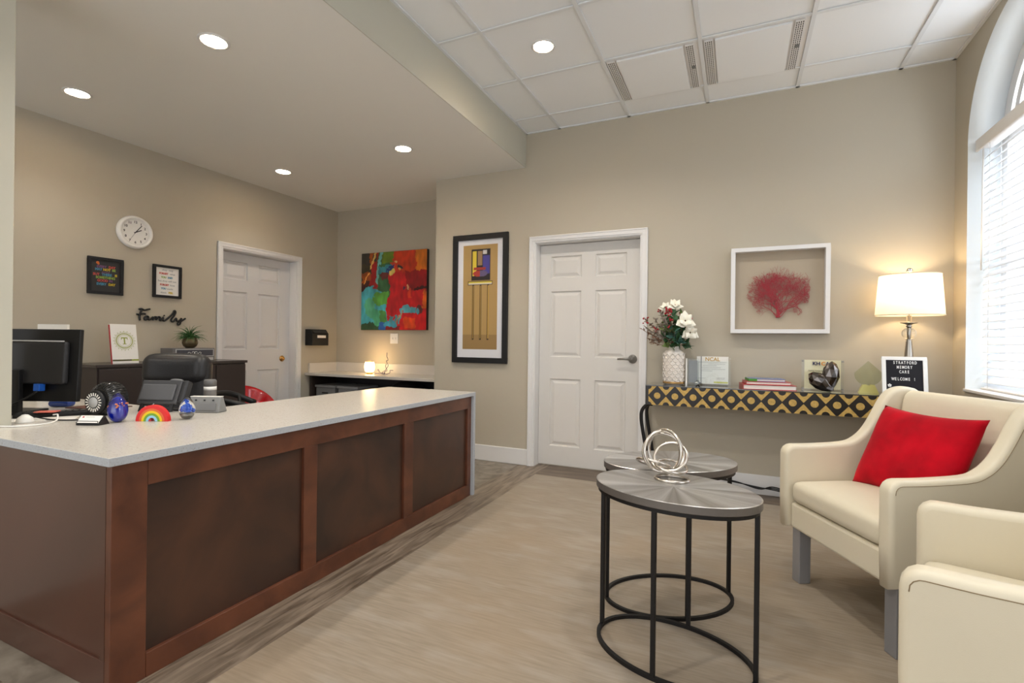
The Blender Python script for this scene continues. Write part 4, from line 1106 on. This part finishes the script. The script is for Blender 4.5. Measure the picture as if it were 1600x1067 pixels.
# ------------------------------------------------------------------ things on the desk
def ctop(x,y): return (x,y,ZT+.0003)
mo=thing('computer_monitor','black computer monitor seen from behind at the left end of the counter','monitor',ctop(-3.19,1.225),24.5)
# local: faces -y (towards camera) is the back; x to the right
Mm=T(0,0,.235)@RX(-3)
q=MB(); q.M=Mm; q.box(-.275,.275,0,.022,-.177,.177); q.build('bezel',BLACK,mo,bevel=.004)
q=MB(); q.M=Mm; q.box(-.272,.232,-.030,0,-.092,.115); q.build('rear_housing',DARKG,mo,bevel=.012,seg=3)
q=MB(); q.M=Mm; q.tube([(-.26,-.0315,.118),(.225,-.0315,.116)],.0035,6); q.build('silver_strip',LGREY,mo)
q=MB(); q.M=Mm; q.box(-.26,.26,.022,.023,-.165,.168); q.build('screen',mat('screen_black',(12,12,14),.1),mo)
B(-.060,.035,-.055,-.030,.006,.215).build('stand_neck',BLACK,mo,bevel=.004)
B(-.20,.04,-.12,.10,0,.012).build('stand_base',BLACK,mo,bevel=.004)
q=MB(); q.M=Mm; q.box(.100,.130,-.045,-.012,-.125,-.090); q.build('blue_plug',mat('vga_blue',(36,100,200),.4),mo,bevel=.003)
cbm=MB().tube(smoothpath([(.115,-.045,.110),(.05,-.065,.065),(-.05,-.085,.025),(-.16,-.10,.018),(-.28,-.11,.012)],6),.004,8); cbm.build('video_cable',BLACK,mo)
o=tag(B(-.09,.09,-.008,.008,0,.445).build('document_holder',PAPER,loc=(-3.56,1.50,ZT+.0003),rot=(R(0),0,R(20))),'pale upright sheet holder just showing above the monitor','holder')
kb=thing('keyboard','black keyboard lying flat on the counter beside the monitor stand','keyboard',ctop(-2.93,1.30),58)
B(-.19,.17,-.045,.05,0,.018).build('body',BLACK,kb,bevel=.004)
mb=MB()
for i in range(14):
    for j in range(3): mb.box(-.18+i*.0245,-.160+i*.0245,-.036+j*.026,-.015+j*.026,.018,.022)
mb.build('keys',DARKG,kb)
ps=thing('computer_mouse','blue computer mouse on the counter behind the keyboard','mouse',ctop(-3.30,1.43),30)
q=MB(); q.rbox(0,0,.018,.105,.062,.034,.016,.006,10); q.build('shell',mat('mouse_blue',(40,70,150),.3,coat=.4),ps)
tag(B(-.13,.13,-.07,.07,0,.004).build('leather_pad',mat('brown_leather',(98,52,40),.5),loc=ctop(-3.10,1.505),rot=(0,0,R(15))),'brown flat leather pad on the counter beside the blue mouse','pad')
tag(B(-.14,.12,-.05,.05,0,.003).build('paper_sheet',PAPER,loc=ctop(-2.86,1.17),rot=(0,0,R(55))),'white paper sheet on the counter near the pillar','paper')
tag(B(-.04,.04,-.025,.025,0,.004).build('notepad',mat('pink_note',(226,120,104),.7),loc=(-2.93,1.215,ZT+.0238),rot=(0,0,R(40))),'small pink note on the keyboard edge beside the monitor stand','note')
o=MB().lathe([(0,0),(.030,0),(.031,.006),(.026,.020),(.010,.034),(0,.036)],28).build('router_puck',WHITE,loc=ctop(-2.825,1.095)); tag(o,'small white rounded puck on the counter against the pillar','device')
tag(MB().tube(smoothpath([(-2.90,.97,ZT+.004),(-2.74,1.0,ZT+.004),(-2.68,1.08,ZT+.004),(-2.73,1.16,ZT+.004),(-2.78,1.19,ZT+.025),(-2.84,1.20,ZT+.02)],6),.0035,8).build('white_cable',WHITE),'white cable curling over the counter below the pillar','cable')
tag(MB().tube(smoothpath([(-2.92,1.13,ZT+.0248),(-2.81,1.16,ZT+.008),(-2.74,1.19,ZT+.004),(-2.68,1.24,ZT+.004),(-2.66,1.29,ZT+.004)],6),.003,8).build('black_cable',BLACK),'thin black cable on the counter behind the card holder','cable')
# fan
fn=thing('desk_fan','small black round desk fan with a pale hub beside the blue glass egg','fan',ctop(-2.775,1.385),14)
Mf=T(0,0,.078)@RX(90)
MB().lathe([(.060,-.050),(.076,-.035),(.080,0),(.076,.020),(.058,.040),(.050,.042)],48,0,Mf,rib=.012,ribn=24).build('housing',mat('fan_black',(30,29,28),.25,coat=.4),fn)
mb=MB()
for k in range(36):
    a=360/36*k; mb.tube([Mf@RZ(a)@Vector((.052,0,.0435)),Mf@RZ(a)@Vector((.070,0,.036)),Mf@RZ(a)@Vector((.082,0,.006)),Mf@RZ(a)@Vector((.079,0,-.034))],.0014,4)
mb.build('cage_ribs',BLACK,fn)
q=MB(); q.M=Mf@T(-.016,-.012,.012)
q.lathe([(.054,.028),(.056,.040),(.050,.047),(.0,.047)],36); q.build('front_ring',BLACK,fn)
q=MB(); q.M=Mf@T(-.016,-.012,.012)
for k in range(20): q.box(.030,.045,-.0026,.0026,.0472,.0485,M=RZ(18*k))
q.build('grille_slots',PAPER,fn)
q=MB(); q.M=Mf@T(-.016,-.012,.012); q.lathe([(.025,.046),(.025,.050),(0,.051)],32); q.build('hub',LGREY,fn)
MB().tube(smoothpath([(-.078,0,.075),(-.084,0,.04),(-.06,0,.006),(0,0,.005),(.06,0,.006),(.084,0,.04),(.078,0,.075)],4),.005,8).build('stand',BLACK,fn)
# card holder
ch=thing('card_holder','angled white and black business card holder at the counter front','card holder',ctop(-2.520,1.198),24)
MB().prism([(-.030,0),(.040,0),(.012,.046),(.006,.046),(-.030,.008)],-.062,.062,M=Matrix(((0,0,1,0),(1,0,0,0),(0,1,0,0),(0,0,0,1)))).build('wedge',BLACK,ch,bevel=.001)
Mc=T(0,-.013,.026)@RX(43)
q=MB(); q.M=T(0,-.014,.0285)@RX(-43)
q.box(-.058,.058,-.0030,-.0008,-.024,.024); q.build('cards',PAPER,ch)
q=MB(); q.M=T(0,-.014,.0285)@RX(-43); q.tube([(-.058,-.004,-.023),(-.055,-.004,-.012),(.052,-.004,-.012),(.056,-.004,-.023)],.0018,6).tube([(-.058,-.004,-.025),(.058,-.004,-.025)],.0018,6); q.build('retainer',BLACK,ch)
q=MB(); q.M=T(0,-.014,.0285)@RX(-43); q.box(-.046,-.036,-.0036,-.0031,.010,.018,0).box(-.028,.02,-.0036,-.0031,.013,.016,1); q.build('card_print',[REDC,LGREY],ch)
# eggs
EB=mat('cobalt_glass',(14,40,210),.04,trans=.25,coat=1,noise_amt=.5,noise_scale=16)
def eggprof(r,h,s=1,z0=0):
    out=[]
    for i in range(25):
        u=i/24; th=pi*u; z=(1-cos(th))/2; rr=sin(th)**(1+.25*z)*(1-.34*z+.10*(1-z)); out.append((max(0,r*rr*s),z0+h*z))
    out[0]=(0,z0); out[-1]=(0,z0+h); return out
be=thing('glass_egg','cobalt blue glass egg paperweight next to the card holder','paperweight',ctop(-2.498,1.283))
MB().lathe(eggprof(.0415,.130),36).build('clear_shell',GLASS,be)
MB().lathe(eggprof(.036,.106,1,.004),36).build('blue_core',EB,be)
CO=mat('copper_fleck',(196,120,84),.4,.4); mb=MB(); rq=random.Random(2)
for k in range(26):
    a=rq.uniform(0,6.28); z=rq.uniform(.062,.088); mb.sph(rq.uniform(.002,.005),T(.034*cos(a),.034*sin(a),z),0,8)
mb.build('flecks',CO,be)
ge=thing('glass_egg','clear glass egg paperweight with blue crystals inside, in front of the desk phone','paperweight',ctop(-2.325,1.478))
MB().lathe(eggprof(.037,.104),36).build('clear_shell',GLASS,ge)
mb=MB(); rq=random.Random(4)
for k in range(34):
    u=rq.random(); z=.036+.045*u; a=rq.uniform(0,6.28); r=.020*(1-u)*rq.random()**.5
    mb.add([(0,0,.011),(.007,0,0),(-.0035,.006,0),(-.0035,-.006,0),(0,0,-.006)],[(0,1,2),(0,2,3),(0,3,1),(4,2,1),(4,3,2),(4,1,3)],0,False,T(r*cos(a),r*sin(a),z)@RZ(rq.uniform(0,360))@RX(rq.uniform(-40,40)))
mb.build('blue_crystals',mat('crystal_blue',(50,90,190),.15,emit=.15),ge)
MB().lathe([(0,.010),(.022,.016),(.025,.026),(.018,.032),(0,.033)],24).build('silver_seat',DKNI,ge)
# rainbow
rb=thing('rainbow_ornament','small wooden rainbow arch ornament on the counter','ornament',ctop(-2.400,1.375),26)
for i,(c,nm) in enumerate((((214,42,40),'red arch'),((214,104,50),'orange arch'),((232,196,20),'yellow arch'),((110,160,50),'green arch'),((150,200,226),'pale blue arch'))):
    r1=.071-i*.0102; r0=r1-(.0147 if i==0 else .0102); n=28
    if i>0: r1-=.0045; r0-=.0045
    pts=[(r1*cos(pi*k/n),r1*1.02*sin(pi*k/n)) for k in range(n+1)]+[(r0*cos(pi*k/n),r0*1.02*sin(pi*k/n)) for k in range(n,-1,-1)]
    o=MB().prism(pts,-.012,.012,M=UP).build('arch',mat('rb_%d'%i,c,.5),rb); o['label']=nm
MB().prism([(-.016,0),(-.004,0),(-.006,.010),(-.006,.022),(-.012,.014)],-.010,.010,M=UP).build('inner_piece',mat('rb_r2',(190,60,60),.5),rb)
# phone 1
PHG=mat('phone_dark',(72,72,74),.45)
ph=thing('desk_phone','dark grey desk phone with tilted screen seen from behind, beside the rainbow','phone',ctop(-2.70,1.575),20)
Mp=T(0,.0,.115)@RX(-22)
q=MB(); q.M=Mp; q.box(-.135,.135,-.006,.018,-.070,.085); q.build('body',PHG,ph,bevel=.006,seg=3)
q=MB(); q.M=Mp; q.box(-.115,.112,-.020,-.006,-.050,.055); q.build('rear_housing',mat('phone_grey',(92,92,94),.5),ph,bevel=.010,seg=3)
q=MB(); q.M=Mp; q.box(.132,.175,-.006,.050,-.060,.088); q.build('handset',DARKG,ph,bevel=.012,seg=3)
q=MB(); q.M=Mp; q.sph(.030,T(.085,.01,.088),0,16,1.5,.8,.35); q.build('speaker_cap',GREYP,ph)
for x in (-.105,.095): MB().prism([(-.040,0),(-.020,0),(.020,.095),(.0,.095)],-.011,.011,M=T(x,0,0)@Matrix(((0,0,1,0),(1,0,0,0),(0,1,0,0),(0,0,0,1)))).build('support_leg',DARKG,ph,bevel=.002)
B(-.12,.13,.02,.10,0,.012).build('base',DARKG,ph,bevel=.004)
MB().tube([(-.03,-.045,.01),(-.012,-.030,.052)],.003,6).build('clear_stylus',LGREY,ph)
# phone 2 (small conference unit)
p2=thing('speaker_phone','light grey wedge shaped phone base behind the clear glass egg','phone',ctop(-2.465,1.670),24)
MB().prism([(-.040,.0),(.05,0),(.010,.088),(-.020,.090)],-.088,.088,M=Matrix(((0,0,1,0),(1,0,0,0),(0,1,0,0),(0,0,0,1)))).build('body',mat('phone_light',(134,134,132),.45),p2,bevel=.006,seg=3)
MB().box(-.088,.088,-.022,.012,.088,.092).build('top_edge',WHITE,p2,bevel=.0015)
q=MB(); q.M=T(0,-.034,.03)@RX(-12); q.box(-.066,.070,-.0045,0,-.018,.024); q.build('rear_plate',GREYP,p2,bevel=.002)
mb=MB(); mb.M=T(0,-.026,.070)@RX(-12)
for x in (-.05,0,.05): mb.box(x-.004,x+.004,-.005,-.001,-.004,.004)
mb.build('screw_marks',BLACK,p2)
bo=thing('tumbler','grey insulated tumbler with a white band behind the phone base','tumbler',ctop(-2.600,1.775))
MB().lathe([(0,0),(.034,0),(.036,.004),(.036,.112),(.0365,.116)],32).build('body',mat('tumbler_grey',(120,116,112),.4),bo)
MB().lathe([(.0367,.116),(.0367,.138)],32).build('band',WHITE,bo)
MB().lathe([(.0365,.138),(.0365,.172),(.032,.182),(0,.184)],32).build('lid',mat('tumbler_lid',(104,102,100),.4),bo)

def rescale(root,k):
    for ch in [x for x in C.objects if x.parent==root]:
        ch.data.transform(Matrix.Scale(k,4)); ch.location=ch.location*k
        for g in [x for x in C.objects if x.parent==ch]: g.data.transform(Matrix.Scale(k,4))
rescale(ph,.80); rescale(bo,.84); rescale(p2,.88); rescale(ch,.80); rescale(oc,.0+1.0)
# ------------------------------------------------------------------ light
w=bpy.data.worlds.new('w'); bpy.context.scene.world=w; w.use_nodes=True
bg=w.node_tree.nodes['Background']; bg.inputs[0].default_value=(.95,.97,1,1); bg.inputs[1].default_value=1.45
def area(x,y,z,sx,sy,e,rot,col):
    l=bpy.data.lights.new('window_area_lamp','AREA'); l.shape='RECTANGLE'; l.size=sx; l.size_y=sy; l.energy=e; l.color=col
    o=bpy.data.objects.new('window_area_lamp',l); C.objects.link(o); o.location=(x,y,z); o.rotation_euler=rot; return o
area(XR+.55,3.40,1.9,2.4,1.4,30,(0,R(90),0),(.86,.93,1))
area(XR+.30,.98,1.8,2.0,1.2,10,(0,R(90),0),(.90,.95,1))  # fill lamp added outside the unseen second window
sc_=bpy.context.scene
sc_.view_settings.view_transform='Standard'; sc_.view_settings.look='None'; sc_.view_settings.exposure=.56; sc_.view_settings.gamma=1
# ------------------------------------------------------------------ camera
yaw,roll,pit=R(-24.4697),R(.6782),R(.003)
fw=Vector((sin(yaw)*cos(pit),cos(yaw)*cos(pit),sin(pit))); rt=Vector((cos(yaw),-sin(yaw),0)); up=rt.cross(fw)
rt2=cos(roll)*rt+sin(roll)*up; up2=-sin(roll)*rt+cos(roll)*up
cam=bpy.data.cameras.new('camera'); co=bpy.data.objects.new('camera',cam); C.objects.link(co)
cam.sensor_width=36; cam.lens=776.97/1600*36; cam.clip_start=.02
M=Matrix((rt2,up2,-fw)).transposed().to_4x4(); M.translation=Vector((0,0,1.139)); co.matrix_world=M
sc_.camera=co
